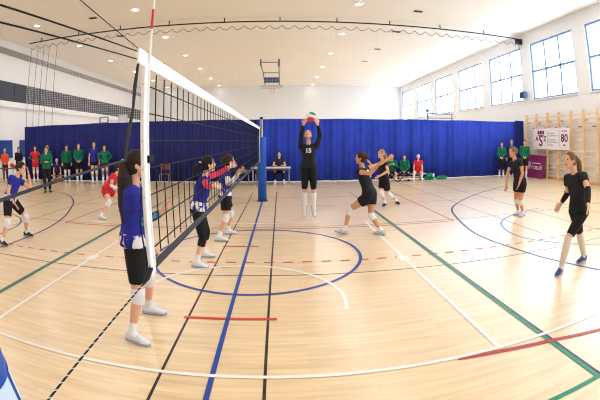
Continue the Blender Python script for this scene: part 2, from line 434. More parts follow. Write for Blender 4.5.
def floor_obj():
    bm = bmesh.new()
    box(bm, XL, XR, YB, YF, -.2, 0, 0)
    mats = [wood_floor()]
    def lm(n, c): mats.append(mat(n, c, .35)); return len(mats)-1
    BLUE = lm('line blue', (38, 74, 160)); BLK = lm('line black', (56, 46, 44)); GRN = lm('line green', (26, 138, 106)); WHT = lm('line white', (244, 240, 234))
    RED = lm('line red', (208, 70, 54)); CYN = lm('line pale blue', (70, 120, 170)); NVY = lm('line navy', (52, 58, 110)); GRY = lm('line grey', (140, 120, 104)); DRED = lm('line dark red', (176, 58, 62))
    lvl = [0]
    def strip(pts, w, mi):
        lvl[0] += 1; z = .0004 + .00006*lvl[0]
        P = [V((p[0], p[1], z)) for p in pts]; L = []
        for i, p in enumerate(P):
            d = (P[min(i+1, len(P)-1)]-P[max(i-1, 0)]).normalized(); n = V((-d.y, d.x, 0))*w/2
            L.append((bm.verts.new(p+n), bm.verts.new(p-n)))
        for a, b in zip(L, L[1:]):
            f = bm.faces.new((a[1], b[1], b[0], a[0])); f.material_index = mi
    def curve(pts, w, mi, n=8):
        P = [V((p[0], p[1], 0)) for p in pts]; out = []
        for i in range(len(P)-1):
            p0, p1, p2, p3 = P[max(i-1, 0)], P[i], P[i+1], P[min(i+2, len(P)-1)]
            for j in range(n):
                t = j/n
                out.append(.5*((2*p1)+(p2-p0)*t+(2*p0-5*p1+4*p2-p3)*t*t+(3*p1-p0-3*p2+p3)*t**3))
        out.append(P[-1]); strip(out, w, mi)
    def circ(cx, cy, r, w, mi, a0=0, a1=360):
        strip([(cx+r*math.cos(math.radians(a)), cy+r*math.sin(math.radians(a))) for a in [a0+(a1-a0)*i/72 for i in range(73)]], w, mi)
    # thin lines of the courts that cross the hall
    for y, m_ in ((12.57, BLK), (10.14, BLK), (8.56, GRY), (5.98, BLK)): strip([(-12.5, y), (12.5, y)], .025, m_)
    for x, y0, y1 in ((5.66, 4.0, 13.8), (7.02, 3.4, 13.8), (8.6, 4.0, 14), (-5.66, 5.0, 13.8), (-7.02, 4.5, 13.8), (-8.6, 5, 14)): strip([(x, y0), (x, y1)], .025, BLK)
    strip([(-12.5, 3.07), (12.5, 3.07)], .022, BLK)
    strip([(-.385, -3), (-.385, 11.4)], .026, BLK); strip([(.458, -3), (.458, 11.4)], .026, BLK)
    curve([(-4.9, 2.2), (-4.62, 3.2), (-4.55, 4.19), (-4.57, 4.86), (-4.69, 5.59), (-4.99, 6.54), (-5.5, 7.66), (-6.04, 8.68), (-6.95, 9.88), (-7.9, 10.6), (-9.4, 11.1)], .055, NVY)
    curve([(-4.9, 3.6), (-5.3, 4.0), (-5.44, 4.6), (-5.5, 5.0), (-5.73, 5.45), (-6.1, 5.86), (-6.54, 6.13), (-6.95, 6.31), (-7.6, 6.35)], .045, NVY)
    curve([(9.46, 10.96), (8.2, 10.15), (7.19, 9.43), (6.11, 8.44), (5.36, 7.58), (4.98, 6.92), (4.73, 6.19), (4.53, 5.45), (4.38, 4.7), (4.38, 4.06), (4.47, 3.5), (4.6, 2.86), (4.76, 2.4), (5.03, 1.74), (5.4, 1.1)], .055, NVY)
    curve([(7.4, 6.3), (6.67, 6.07), (6.06, 5.78), (5.63, 5.46), (5.34, 5.11), (5.13, 4.6), (5.06, 4.16), (5.15, 3.77), (5.5, 3.25), (6.1, 2.69), (6.8, 2.45)], .045, CYN)
    strip([(-4.5, 5.82), (4.5, 5.82)], .04, DRED)
    strip([(-4.5, 5.8), (-4.5, 13.4)], .04, DRED); strip([(4.48, 5.8), (4.48, 13.4)], .04, DRED)
    x = -7.2
    while x < 7.2: strip([(x, 3.63), (x+.15, 3.63)], .045, RED); x += .29
    strip([(-.43, 1.76), (.55, 1.76)], .05, RED)
    circ(.21, 4.06, 1.66, .05, BLUE)
    circ(.08, 2.22, 1.25, .05, WHT, -14, 162)
    strip([(3.045, -.2), (3.045, 11.3)], .02, NVY); strip([(-3.045, -.2), (-3.045, 11.3)], .02, NVY)
    strip([(3, -.2), (3, 9.0)], .05, GRN); strip([(-3, -.2), (-3, 9.0)], .05, GRN)
    strip([(-9, -.2), (3.025, -.2)], .05, GRN)
    curve([(2.05, .70), (2.47, .655), (3.0, .57), (3.29, .50), (3.62, .41), (4.3, .2), (5.2, -.2)], .055, DRED)
    strip([(.04, -4), (.04, 9.4)], .045, BLUE); strip([(-.42, 4.52), (.22, 4.52)], .04, RED)
    strip([(2.49, .72), (2.49, 6.35)], .05, WHT); strip([(-2.48, .72), (-2.48, 6.35)], .05, WHT)
    for sx in (2.49, -2.48): strip([(sx, 3.42), (sx, 3.66)], .17, WHT)
    strip([(-2.48, 6.34), (2.49, 6.34)], .045, WHT)
    strip([(-8, .72), (8, .72)], .042, WHT)
    # blue/white ticks on the centre line near the far post
    o = finish('floor', bm, mats); struct(o, 'pale varnished wooden sports floor with coloured court lines'); return o
floor = floor_obj()

def wall_box(name, x0, x1, y0, y1, z0, z1, m, label=None):
    bm = bmesh.new(); box(bm, x0, x1, y0, y1, z0, z1); return struct(finish(name, bm, m), label)
wall_box('ceiling', XL-.3, XR+.3, YB-.3, YF+.3, ZC, ZC+.25, ceil_m)
wall_box('wall_back', XL-.3, XR+.3, YF, YF+.3, -.2, ZC, wall_m, 'pale far wall seen over the curtain')
wall_box('wall_front', XL-.3, XR+.3, YB-.3, YB, -.2, ZC, wall_m)
wall_box('wall_left', XL-.3, XL, YB, YF, -.2, ZC, wall_m, 'long pale wall under and over the gallery')

# right wall with its row of windows
WW, WP, W0, ZS, ZT = 3.46, 4.38, 10.44, 3.92, 6.88
win_y = [W0+WP*i for i in range(-4, 6)]
def right_wall():
    bm = bmesh.new(); T = .35
    box(bm, XR, XR+T, YB, YF, -.2, ZS); box(bm, XR, XR+T, YB, YF, ZT, ZC)
    ys = [YB] + [v for y in win_y for v in (y, y+WW)] + [YF]
    for a, b in zip(ys[0::2], ys[1::2]):
        if b-a > .01: box(bm, XR, XR+T, a, b, ZS, ZT)
    return struct(finish('wall_right', bm, wall_m), 'pale wall with the row of tall windows')
right_wall()
frame_m = mat('window frame', (120, 148, 190), .5)
def glass_mat():
    m = bpy.data.materials.new('frosted daylight glass'); m.use_nodes = True
    nt = m.node_tree; nt.nodes.clear()
    o = nt.nodes.new('ShaderNodeOutputMaterial'); t = nt.nodes.new('ShaderNodeBsdfTransparent'); g = nt.nodes.new('ShaderNodeBsdfGlossy')
    t.inputs[0].default_value = (.97, .985, 1, 1); g.inputs['Roughness'].default_value = .05; g.inputs[0].default_value = (.9, .95, 1, 1)
    mx = nt.nodes.new('ShaderNodeMixShader'); mx.inputs[0].default_value = .06
    nt.links.new(t.outputs[0], mx.inputs[1]); nt.links.new(g.outputs[0], mx.inputs[2]); nt.links.new(mx.outputs[0], o.inputs[0])
    return m
glass = glass_mat()
for i, y in enumerate(win_y):
    bm = bmesh.new(); X0, X1 = XR+.06, XR+.13; w = .09
    box(bm, X0, X1, y, y+w, ZS, ZT); box(bm, X0, X1, y+WW-w, y+WW, ZS, ZT)
    box(bm, X0, X1, y+w, y+WW-w, ZS, ZS+w); box(bm, X0, X1, y+w, y+WW-w, ZT-w, ZT)
    box(bm, X0+.01, X1-.01, y+w, y+WW-w, (ZS+ZT)/2-.055, (ZS+ZT)/2+.055)
    for f in (1/3, 2/3): box(bm, X0+.01, X1-.01, y+WW*f-.05, y+WW*f+.05, ZS+w, ZT-w)
    o = struct(finish('window_%d' % (i+1), bm, frame_m), 'tall six pane window with blue grey frame')
    bm = bmesh.new(); box(bm, XR+.09, XR+.10, y+.03, y+WW-.03, ZS+.03, ZT-.03); finish('pane', bm, glass, o)
    bm = bmesh.new(); box(bm, XR-.06, XR+.06, y-.04, y+WW+.04, ZS-.05, ZS); finish('window_sill', bm, white, o)

# gallery along the left wall
g_m = mat('gallery panel grey', (70, 74, 86), .6, noise=.06, nscale=2)
bm = bmesh.new(); box(bm, XL, XL+.02, YB, YF, 4.24, 5.32); 
y = YB
while y < YF: box(bm, XL+.02, XL+.035, y-.02, y+.02, 4.24, 5.32, 1); y += 2.2
gal = finish('trim_1', bm, [g_m, dark]); struct(gal, 'dark grey gallery parapet panels along the left wall')
bm = bmesh.new(); box(bm, XL, XL+.16, YB, YF, 3.93, 4.24); struct(finish('trim_2', bm, white), 'pale slab edge under the gallery parapet')
bm = bmesh.new(); box(bm, XL, XL+.05, YB, YF, 6.78, 7.12); struct(finish('trim_3', bm, mat('ledge shade taupe', (150, 140, 134), .7)), 'ledge strip with shade painted in taupe high on the left wall')  # taupe colour stands in for the shadow band in the ledge recess
bm = bmesh.new(); box(bm, XL, XL+.03, YB, YF, 0, .1); struct(finish('baseboard_left', bm, woodb))
bm = bmesh.new(); box(bm, XR-.03, XR, YB, YF, 0, .1); struct(finish('baseboard_right', bm, woodb))
bm = bmesh.new(); box(bm, XL, XR, YF-.03, YF, 0, .1); struct(finish('baseboard_back', bm, woodb))

# downlights and vents in the ceiling
lamp_e = mat('lamp diffuser', (255, 250, 240), .4, emit=LAMP_E)
col_n = {-11.28: 'far left', -5.7: 'left', 3.86: 'right centre', 10.76: 'far right'}
row_n = ['nearest', 'second nearest', 'third', 'fourth', 'fifth', 'farthest']
def downlight(x, y, label, group):
    t = empty('ceiling_light', (x, y, ZC)); tag(t, label, 'ceiling light', group)
    bm = bmesh.new(); n = 20; r0, r1 = .19, .155
    for (ra, za, rb, zb) in ((r0, 0, r0, -.035), (r0, -.035, r1, -.03), (r1, -.03, r1, 0)):
        A = [bm.verts.new((x+ra*math.cos(2*PI*i/n), y+ra*math.sin(2*PI*i/n), ZC+za)) for i in range(n)]
        B = [bm.verts.new((x+rb*math.cos(2*PI*i/n), y+rb*math.sin(2*PI*i/n), ZC+zb)) for i in range(n)]
        for i in range(n): bm.faces.new((A[i], A[(i+1) % n], B[(i+1) % n], B[i]))
    bmesh.ops.remove_doubles(bm, verts=bm.verts, dist=.0005)
    finish('frame', bm, white, t)
    bm = bmesh.new(); limb(bm, [((x, y, ZC-.002), .154), ((x, y, ZC-.022), .154)], 20, (True, True)); finish('diffuser', bm, lamp_e, t)
    d = bpy.data.lights.new('downlight', 'AREA'); d.shape = 'DISK'; d.size = .3; d.energy = LAMP_W; d.color = (.97, .98, 1.)
    d.energy *= .08 if y > 34 else 1.
    lo = bpy.data.objects.new('downlight', d); COL.objects.link(lo); lo.location = (x, y, ZC-.045)
for x, cn in col_n.items():
    for j, y in enumerate((12.8, 17.38, 21.9, 26.5, 31.1, 35.6)):
        downlight(x, y, '%s round downlight of the %s row on the pale ceiling' % (row_n[j], cn), 'ceiling downlights')
    for y in (8.2, 3.6, -1., -5.6):
        d = bpy.data.lights.new('downlight', 'AREA'); d.shape = 'DISK'; d.size = .3; d.energy = LAMP_W; d.color = (.97, .98, 1.)
        lo = bpy.data.objects.new('downlight', d); COL.objects.link(lo); lo.location = (x, y, ZC-.045)
vn = ['nearest', 'second', 'third', 'farthest']
for x, cn in ((-8.05, 'left'), (6.65, 'right')):
    for j, y in enumerate((13.15, 16.45, 20.4, 24.1)):
        t = empty('ceiling_vent', (x, y, ZC)); tag(t, '%s small dark slot vent on the %s side of the ceiling' % (vn[j], cn), 'vent', 'ceiling vents')
        bm = bmesh.new(); box(bm, x-.2, x+.2, y-.1, y+.1, ZC-.03, ZC, 0, .008); finish('frame', bm, mat('vent grey', (120, 112, 106), .6), t)
        bm = bmesh.new()
        for q_ in range(3): box(bm, x-.17, x+.17, y-.07+q_*.05, y-.04+q_*.05, ZC-.036, ZC-.028)
        finish('slat', bm, dark, t)

# ------------------------------------------------------------------ divider curtain
YC = 14.8; CX0, CX1 = -13.25, 13.3; ZRL = 7.37
t = empty('divider_curtain', (0, YC, 0)); tag(t, 'deep blue pleated divider curtain with white mesh above across the hall', 'curtain')
def pleat(x):
    return .042*math.sin(x*8.2+1.3*math.sin(x*1.7)) + .035*math.sin(x*5.1+2*math.sin(x*.9)) + .02*math.sin(x*23)
def half(x0, x1, m, dy):
    bm = bmesh.new(); n = int((x1-x0)*40); prev = None
    for i in range(n+1):
        x = x0+(x1-x0)*i/n; f = pleat(x)+dy; sag = .02*math.sin(x*2.1); c = []
        for z, kf in ((.03, 1.15), (1.4, 1.), (2.80+sag*.5, .55)):
            c.append((bm.verts.new((x, YC+f*kf-.012, z)), bm.verts.new((x, YC+f*kf+.012, z))))
        if prev:
            for a in range(2):
                bm.faces.new((prev[a][0], c[a][0], c[a+1][0], prev[a+1][0])); bm.faces.new((prev[a][1], prev[a+1][1], c[a+1][1], c[a][1]))
            bm.faces.new((prev[2][0], c[2][0], c[2][1], prev[2][1])); bm.faces.new((prev[0][0], prev[0][1], c[0][1], c[0][0]))
        if prev is None or i == n:
            bm.faces.new([c[0][0], c[0][1], c[1][1], c[1][0]]); bm.faces.new([c[1][0], c[1][1], c[2][1], c[2][0]])
        prev = c
    return finish('blue_cloth', bm, m, t, True)
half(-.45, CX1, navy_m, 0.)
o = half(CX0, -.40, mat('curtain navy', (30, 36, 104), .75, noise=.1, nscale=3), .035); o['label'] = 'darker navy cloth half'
mesh_m = mat('pale netting', (232, 230, 228), .8)
bm = bmesh.new(); s = .0034; x = CX0+.06; cell = .115
while x < CX1-.2: box(bm, x-s, x+s, YC-s, YC+s, 2.78, 7.0); x += cell
z = 2.84
while z < 7.0: box(bm, CX0+.05, CX1-.25, YC-s, YC+s, z-s, z+s); z += cell
nt_ = finish('netting', bm, mesh_m, t); nt_['kind'] = 'stuff'
bm = bmesh.new()
for xx in (-13.1, -12.6, -12.15, -11.75, -11.2): rod(bm, (xx, YC-.03, 2.8), (xx+.05, YC-.03, 7.0), .012, 6)
finish('gathered_edge', bm, mat('grey cord', (96, 96, 104), .7), t)
bm = bmesh.new(); box(bm, CX1-.62, CX1-.02, YC-.12, YC-.06, .03, 2.86, 0, .02); finish('end_fold', bm, mat('navy fold', (30, 40, 110), .8), t)
bm = bmesh.new(); pts = []; x = CX0+.1; up_ = True
while x < CX1-.1:
    pts.append(((x, YC, 7.17-.19*abs(math.sin(PI*(x-CX0)/.58))), .017)); x += .0725
limb(bm, pts, 6); finish('scalloped_cord', bm, mat('cord taupe', (132, 126, 124), .7), t)
rail = empty('curtain_rail', (0, YC, ZRL)); tag(rail, 'long dark ceiling rail carrying the divider curtain', 'rail')
bm = bmesh.new(); box(bm, CX0-.05, CX1-.05, YC-.035, YC+.035, ZRL-.03, ZRL+.015); finish('track', bm, dark, rail)
for xx in (-12.38, -9.8, -7.3, -4.7, -2.0, .58, 3.23, 5.8, 8.45, 11.05):
    bm = bmesh.new(); box(bm, xx-.022, xx+.022, YC-.022, YC+.022, ZRL+.015, ZC); finish('hanger', bm, dark, rail)
w = empty('curtain_winch', (13.1, YC-.05, 7.1)); tag(w, 'dark curtain winch at the right end of the rail high on wall', 'winch')
bm = bmesh.new(); box(bm, 13.0, 13.38, YC-.32, YC-.1, 7.0, 7.3, 0, .03); finish('motor', bm, mat('winch navy', (40, 50, 84), .5), w)
bm = bmesh.new(); limb(bm, [((13.1, YC-.4, 7.1), .13), ((13.1, YC-.33, 7.1), .13)], 14, (True, True)); finish('pulley', bm, dark, w)
bm = bmesh.new(); rod(bm, (13.2, YC-.22, 7.05), (13.24, YC-.22, 4.6), .014); finish('cable', bm, mat('winch navy', (40, 50, 84), .5), w)
sp = empty('wall_speaker', (13.3, 14.55, 4.2)); tag(sp, 'small blue grey speaker fixed between two windows beside the curtain end', 'speaker')
bm = bmesh.new(); box(bm, 13.08, 13.3, 14.32, 14.78, 4.05, 4.4, 0, .04); finish('body', bm, mat('speaker blue', (70, 104, 168), .5), sp)
bm = bmesh.new(); rod(bm, (13.3, 14.55, 4.22), (13.42, 14.55, 4.22), .04); finish('bracket', bm, dark, sp)
bm = bmesh.new(); box(bm, 13.065, 13.085, 14.38, 14.72, 4.1, 4.35); finish('grille', bm, dark, sp)

# ------------------------------------------------------------------ net, posts
NX = .0; NY0, NY1 = -.14, 9.2
net = empty('volleyball_net', (NX, 4.5, 1.24)); tag(net, 'black volleyball net with white top tape stretched between the posts', 'net')
cord = mat('net cord', (26, 26, 30), .7); tape = mat('net tape white', (240, 241, 244), .6, bump=.2, nscale=14); lowb = mat('net band grey', (58, 58, 66), .7)
bm = bmesh.new(); r = .0026; y = NY0+.05
while y < NY1: box(bm, NX-r, NX+r, y-r, y+r, 1.27, 2.16); y += .135
for i in range(7): box(bm, NX-r, NX+r, NY0, NY1, 1.32+.128*i-r, 1.32+.128*i+r)
m_ = finish('mesh', bm, cord, net)
bm = bmesh.new(); box(bm, NX-.006, NX+.006, NY0-.08, NY1, 2.168, 2.24, 0, .003); finish('top_tape', bm, tape, net)
bm = bmesh.new(); box(bm, NX-.006, NX+.006, NY0, NY1, 1.214, 1.256, 0, .003); finish('bottom_tape', bm, lowb, net)
for yy in (NY0+.03, NY1-.06):
    bm = bmesh.new(); box(bm, NX-.010, NX+.010, yy-.03, yy+.03, 1.2, 2.20, 0, .004); finish('side_band', bm, tape, net)
an = None
bm = bmesh.new(); rod(bm, (NX+.012, NY0+.045, 1.24), (NX+.012, NY0+.045, 3.04), .0055, 10); an = finish('antenna', bm, mat('antenna white', (242, 240, 236), .4), net)
for z0 in (2.36, 2.56, 2.76, 2.94):
    bm = bmesh.new(); rod(bm, (NX+.012, NY0+.045, z0), (NX+.012, NY0+.045, z0+.1), .0065, 10); finish('red_stripe', bm, mat('antenna red', (206, 44, 52), .4), an)
bm = bmesh.new(); box(bm, NX-.012, NX+.022, NY0+.035, NY0+.10, 1.73, 1.765, 0, .004); finish('strap_clip', bm, black, net)
# cords to the near post
PY0 = -1.34
for a, b, r_ in (((0, NY0-.09, 2.22), (0, PY0+.03, 2.115), .0029), ((0, NY0-.09, 2.185), (0, PY0+.03, 2.075), .0026), ((0, NY0-.08, 2.235), (.0, PY0+.04, 2.30), .0018)):
    bm = bmesh.new(); rod(bm, a, b, r_); finish('top_rope', bm, black, net)
bm = bmesh.new(); limb(bm, [((0, NY0-.06, 2.2), .006), ((0, -.235, 2.06), .009), ((0, -.25, 1.96), .006), ((0, -.30, 1.86), .010), ((0, -.34, 1.755), .007)], 8); finish('tension_strap', bm, mat('strap grey', (52, 52, 58), .7), net)
bm = bmesh.new(); limb(bm, [((0, -.34, 1.755), .0045), ((0, -.8, 1.725), .0045), ((0, PY0+.03, 1.69), .0045)], 8); finish('middle_rope', bm, mat('strap grey', (52, 52, 58), .7), net)
bm = bmesh.new(); limb(bm, [((0, NY0+.01, 1.235), .013), ((0, NY0-.05, 1.215), .017), ((0, NY0-.11, 1.2), .006)], 8); finish('corner_knot', bm, black, net)
bm = bmesh.new(); n = 160
rod(bm, (0, NY0-.1, 1.2), (0, PY0+.04, 1.17), .0034, 8, 0)
for ph, mi in ((0, 1),):
    pts = []
    for i in range(n+1):
        s_ = i/n; y = NY0-.1+(PY0+.04-NY0+.1)*s_; z = 1.2-.03*s_; a = ph+s_*2*PI*26
        pts.append(((.0042*math.cos(a), y, z+.0042*math.sin(a)), .0016))
    limb(bm, pts, 6, mi=mi)
finish('bottom_rope', bm, [black, mat('rope white', (214, 212, 206), .7)], net)
bm = bmesh.new(); limb(bm, [((-.01, NY0+.0, 1.62), .004), ((-.02, NY0-.02, 1.45), .004), ((-.01, NY0, 1.26), .004)], 6); finish('loose_cord', bm, black, net)
for z in (2.2, 1.25):
    bm = bmesh.new(); rod(bm, (0, NY1, z), (.005, 9.355, z), .008); finish('far_rope', bm, black, net)

pad_m = mat('pad blue', (30, 84, 176), .45)
def post(name, x, y, label, zp, near):
    t = empty(name, (x, y, 0)); tag(t, label, 'post', 'net posts')
    bm = bmesh.new(); rod(bm, (x, y, 0), (x, y, 2.5), .045, 16); pl = finish('pole', bm, steel, t, True)
    bm = bmesh.new(); limb(bm, [((x, y, 2.49), .05), ((x, y, 2.55), .05)], 14, (True, True)); finish('cap', bm, dark, t)
    bm = bmesh.new(); limb(bm, [((x, y, .02), .135), ((x, y, zp-.05), .135), ((x, y, zp), .12)], 24, (True, True)); p = finish('padding', bm, pad_m, t, True)
    bm = bmesh.new(); limb(bm, [((x, y, 0), .16), ((x, y, .02), .16)], 20, (True, True)); finish('base_plate', bm, dark, t)
    bm = bmesh.new(); box(bm, x-.075, x-.03, y-.05, y+.05, 2.0, 2.2, 0, .01); box(bm, x-.11, x-.075, y-.015, y+.015, 2.05, 2.15, 0, .005); finish('winch', bm, dark, t)
    return t, p
post('net_post', .04, 9.5, 'far net post in blue padding by the scorers table', 1.95, False)
tp, pp = post('net_post', -.02, PY0-.03, 'near net post with white blocks on blue padding at left edge', 1.9, True)
wb = mat('pad print pale', (196, 214, 236), .5)
for z0 in (1.36, 1.22, 1.08, .94, .8):
    bm = bmesh.new()
    for a0, a1 in ((-.2, .45), (.6, 1.2), (1.4, 1.9)):
        for r_ in (.1365,):
            vs = []
            for q_ in range(7):
                a = a0+(a1-a0)*q_/6
                vs.append([bm.verts.new((-.02+r_*math.cos(a), PY0-.03+r_*math.sin(a), z)) for z in (z0-.05, z0+.045)])
            for A, B in zip(vs, vs[1:]): bm.faces.new((A[0], B[0], B[1], A[1]))
    finish('white_print', bm, wb, pp)

# ------------------------------------------------------------------ things at the right wall
up_y = [14.24, 13.36, 12.47, 11.61, 10.75, 9.87, 8.97, 8.08]
ordn = ['first', 'second', 'third', 'fourth', 'fifth', 'sixth', 'seventh']
for i in range(7):
    y1, y0 = up_y[i]-.002, up_y[i+1]+.002
    t = empty('wall_bars', (13.2, (y0+y1)/2, 0)); tag(t, '%s bay of beech wall bars counted from the curtain on the right wall' % ordn[i], 'wall bars', 'wall bars along the right wall')
    for yy in (y0+.023, y1-.023):
        bm = bmesh.new(); box(bm, 13.08, 13.2, yy-.023, yy+.023, 0, 3.16, 0, .008); box(bm, 13.2, 13.4, yy-.02, yy+.02, 2.7, 2.78); box(bm, 13.2, 13.4, yy-.02, yy+.02, .5, .58); finish('upright', bm, woodb, t)
    for q_ in range(15):
        z = .16+q_*.2; xo = 13.07 if q_ == 14 else 13.12
        bm = bmesh.new(); rod(bm, (xo, y0+.046, z), (xo, y1-.046, z), .019, 8); finish('rung', bm, woodb, t)
    bm = bmesh.new(); box(bm, 13.375, 13.39, (y0+y1)/2-.14, (y0+y1)/2+.14, 2.42, 2.47); finish('number_plate', bm, mat('plate grey', (120, 120, 130), .5), t)

maroon = mat('maroon print', (122, 34, 74), .6); grey_t = mat('grey print', (110, 100, 112), .6)
bn = empty('club_banner', (12.95, 12.0, 1.92)); tag(bn, 'white club banner with maroon letters and 80 hung on the wall bars', 'banner')
BY0, BY1, BZ0, BZ1, BX = 10.66, 13.38, 1.42, 2.41, 12.95
bm = bmesh.new(); box(bm, BX, BX+.012, BY0, BY1, BZ0, BZ1); sheet = finish('sheet', bm, mat('banner white', (236, 230, 234), .6), bn)
R_, U_ = (0, -1, 0), (0, 0, 1)
def btxt(nm, s, size, y, z, m, bold=0., st=1.): return text_flat(nm, s, size, (BX-.002, y, z), R_, U_, m, sheet, .003, bold, st)
btxt('letter_s', 'S', .74, 12.80, 1.79, maroon, .012); btxt('letter_a', 'A', .36, 13.12, 1.90, maroon, .008); btxt('letter_z', 'Z', .34, 12.48, 1.90, maroon, .008)
bm = bmesh.new()
for a, b in ((-.26, -.12), (-.09, .07), (.1, .26)): box(bm, BX-.006, BX-.001, 12.8+a, 12.8+b, 2.12, 2.30)
box(bm, BX-.006, BX-.001, 12.56, 13.04, 2.06, 2.09); finish('crown_mark', bm, maroon, sheet)
btxt('number_80', '80', .50, 11.02, 1.93, maroon, .012)
for a in ((12.26, 12.275, 1.6, 2.28), (11.38, 11.395, 1.52, 2.34)):
    bm = bmesh.new(); box(bm, BX-.006, BX-.001, *a); finish('divider_line', bm, grey_t, sheet)
for z, w_ in ((2.17, .42), (2.05, .62), (1.86, .40), (1.76, .66), (1.62, .36)):
    yy = 12.18
    while yy > 12.18-w_:
        l_ = random.uniform(.05, .1); bm = bmesh.new(); box(bm, BX-.005, BX-.001, yy-l_, yy, z-.018, z+.018); finish('small_print', bm, grey_t, sheet); yy -= l_+.025
for a in ((10.82, 11.22, 2.24, 2.28), (10.95, 11.09, 1.6, 1.66)):
    bm = bmesh.new(); box(bm, BX-.005, BX-.001, *a); finish('small_heading', bm, maroon, sheet)
for yy in (BY0+.05, BY1-.05):
    bm = bmesh.new(); rod(bm, (BX-.005, yy, BZ1-.04), (13.052, yy, BZ1+.05), .008); finish('tie', bm, white, bn)

bd = empty('sponsor_board', (12.9, 13.2, 0)); tag(bd, 'maroon board with white lettering leaning on the wall bars', 'board')
bm = bmesh.new(); q0 = [(12.74, 0.0), (12.96, 1.1)]
def bdpt(y, z, off=0.): f = z/1.1; return V((12.72+.22*f-off, y, z+.01))
vs = [bm.verts.new(bdpt(y, z, o)) for o in (.0, -.03) for y, z in ((12.35, -.005), (14.1, -.005), (14.1, 1.1), (12.35, 1.1))]
for f in ((0,1,2,3), (7,6,5,4), (0,4,5,1), (1,5,6,2), (2,6,7,3), (3,7,4,0)): bm.faces.new([vs[i] for i in f])
bp = finish('panel', bm, mat('board maroon', (126, 38, 92), .5), bd)
Ub = (.22/1.1, 0, 1); pale = mat('board print', (232, 216, 228), .5)
text_flat('lettering', 'TORUŃ', .25, bdpt(12.98, .48, .012), R_, Ub, pale, bp, .004, .003, 1.05)
yy = 13.40
for l_ in (.12, .07, .14, .09, .16): 
    a, b = bdpt(yy, .70, .012), bdpt(yy-l_, .745, .004); bm = bmesh.new(); box(bm, min(a.x, b.x)-.006, max(a.x, b.x), yy-l_, yy, .69, .74); yy -= l_+.03; finish('small_print', bm, pale, bp)
bm = bmesh.new()
ctr = bdpt(13.66, .58, .008); uu = V(Ub).normalized(); rr = V(R_)
for r0, r1, mi in ((.19, .165, 0), (.13, .105, 0)):
    n = 28; A = [bm.verts.new(ctr+rr*r0*math.cos(2*PI*i/n)+uu*r0*math.sin(2*PI*i/n)) for i in range(n)]; B = [bm.verts.new(ctr+rr*r1*math.cos(2*PI*i/n)+uu*r1*math.sin(2*PI*i/n)) for i in range(n)]
    for i in range(n): bm.faces.new((A[i], A[(i+1) % n], B[(i+1) % n], B[i]))
for a, b, c in (((-.07, -.07), (.0, .09), (.02, -.07)), ((.02, -.07), (.05, .08), (.08, -.07))):
    bm.faces.new([bm.verts.new(ctr+rr*p[0]+uu*p[1]) for p in (a, c, b)])
finish('crest', bm, pale, bp)

# ------------------------------------------------------------------ basketball gear beyond the curtain
hp = empty('basketball_hoop', (-.05, 24., 5.0)); tag(hp, 'dark basketball hoop frame folded up under the ceiling behind the mesh', 'basketball hoop')
HY = 23.9; bl = mat('hoop frame blue', (44, 54, 96), .5)
bm = bmesh.new()
rod(bm, (-.80, HY, 7.35), (.52, HY, 7.35), .035); rod(bm, (-.78, HY, ZC), (-.78, HY, 7.1), .06); rod(bm, (.5, HY, ZC), (.5, HY, 7.05), .06)
rod(bm, (-.78, HY, 7.2), (-.58, HY, 6.55), .035); rod(bm, (.5, HY, 7.1), (.52, HY, 6.4), .035); rod(bm, (-.62, HY, 6.6), (.52, HY, 6.6), .035)
rod(bm, (-.6, HY, 6.6), (-.46, HY, 5.72), .03); rod(bm, (.52, HY, 6.5), (.53, HY, 5.72), .03)
finish('frame', bm, bl, hp)
bm = bmesh.new(); box(bm, -.54, .52, HY-.05, HY, 5.86, 6.28, 0, .01); finish('backboard', bm, mat('board navy', (46, 62, 112), .4, noise=.3, nscale=9), hp)
bm = bmesh.new(); rod(bm, (-.78, HY-.1, 5.64), (.78, HY-.1, 5.64), .025); rod(bm, (-.75, HY-.1, 5.5), (.75, HY-.1, 5.5), .018); finish('crossbar', bm, bl, hp)
bm = bmesh.new(); n = 24
for i in range(n):
    a, b = 2*PI*i/n, 2*PI*(i+1)/n
    rod(bm, (.04+.22*math.cos(a), HY-.35+.22*math.sin(a), 5.44), (.04+.22*math.cos(b), HY-.35+.22*math.sin(b), 5.44), .014, 6)
rim = finish('rim', bm, mat('rim orange', (206, 96, 56), .5), hp)
bm = bmesh.new()
for i in range(12):
    a = 2*PI*i/12
    for s_ in (-1, 1): rod(bm, (.04+.22*math.cos(a), HY-.35+.22*math.sin(a), 5.44), (.04+.13*math.cos(a+s_*.5), HY-.35+.13*math.sin(a+s_*.5), 5.06), .007, 5)
finish('hoop_net', bm, mat('hoop net', (226, 190, 170), .7), rim)

def side_board(name, label, x0, x1, y, z0, z1, m, cross=True):
    t = empty(name, ((x0+x1)/2, y, 0)); tag(t, label, 'goal frame')
    bm = bmesh.new(); rod(bm, (x0, y, 0), (x0, y, z1), .04); rod(bm, (x1, y, 0), (x1, y, z1), .04); rod(bm, (x0, y, z1), (x1, y, z1), .04)
    finish('frame', bm, m, t)
    bm = bmesh.new(); box(bm, x0, x1, y+.05, y+.08, z0, z0+.05); rod(bm, (x0-.1, y+.3, 0), (x0-.1, y+.3, z0), .03); rod(bm, (x0-.1, y+.3, .5), (x0, y, .5), .03); finish('brace', bm, m, t)
    return t
bgrey = mat('frame blue grey', (104, 122, 160), .5)
side_board('goal_frame', 'blue grey metal frame showing over the curtain before the right windows', 9.75, 11.46, 20., 3.2, 3.5, bgrey)
side_board('goal_frame', 'navy metal frame showing over the curtain under the left gallery', -10.95, -10.35, 20., 3.1, 3.48, mat('hoop frame blue', (44, 54, 96), .5))
t = empty('backboard_stand', (-9.26, 20, 0)); tag(t, 'white backboard top showing over the curtain below the gallery', 'backboard')
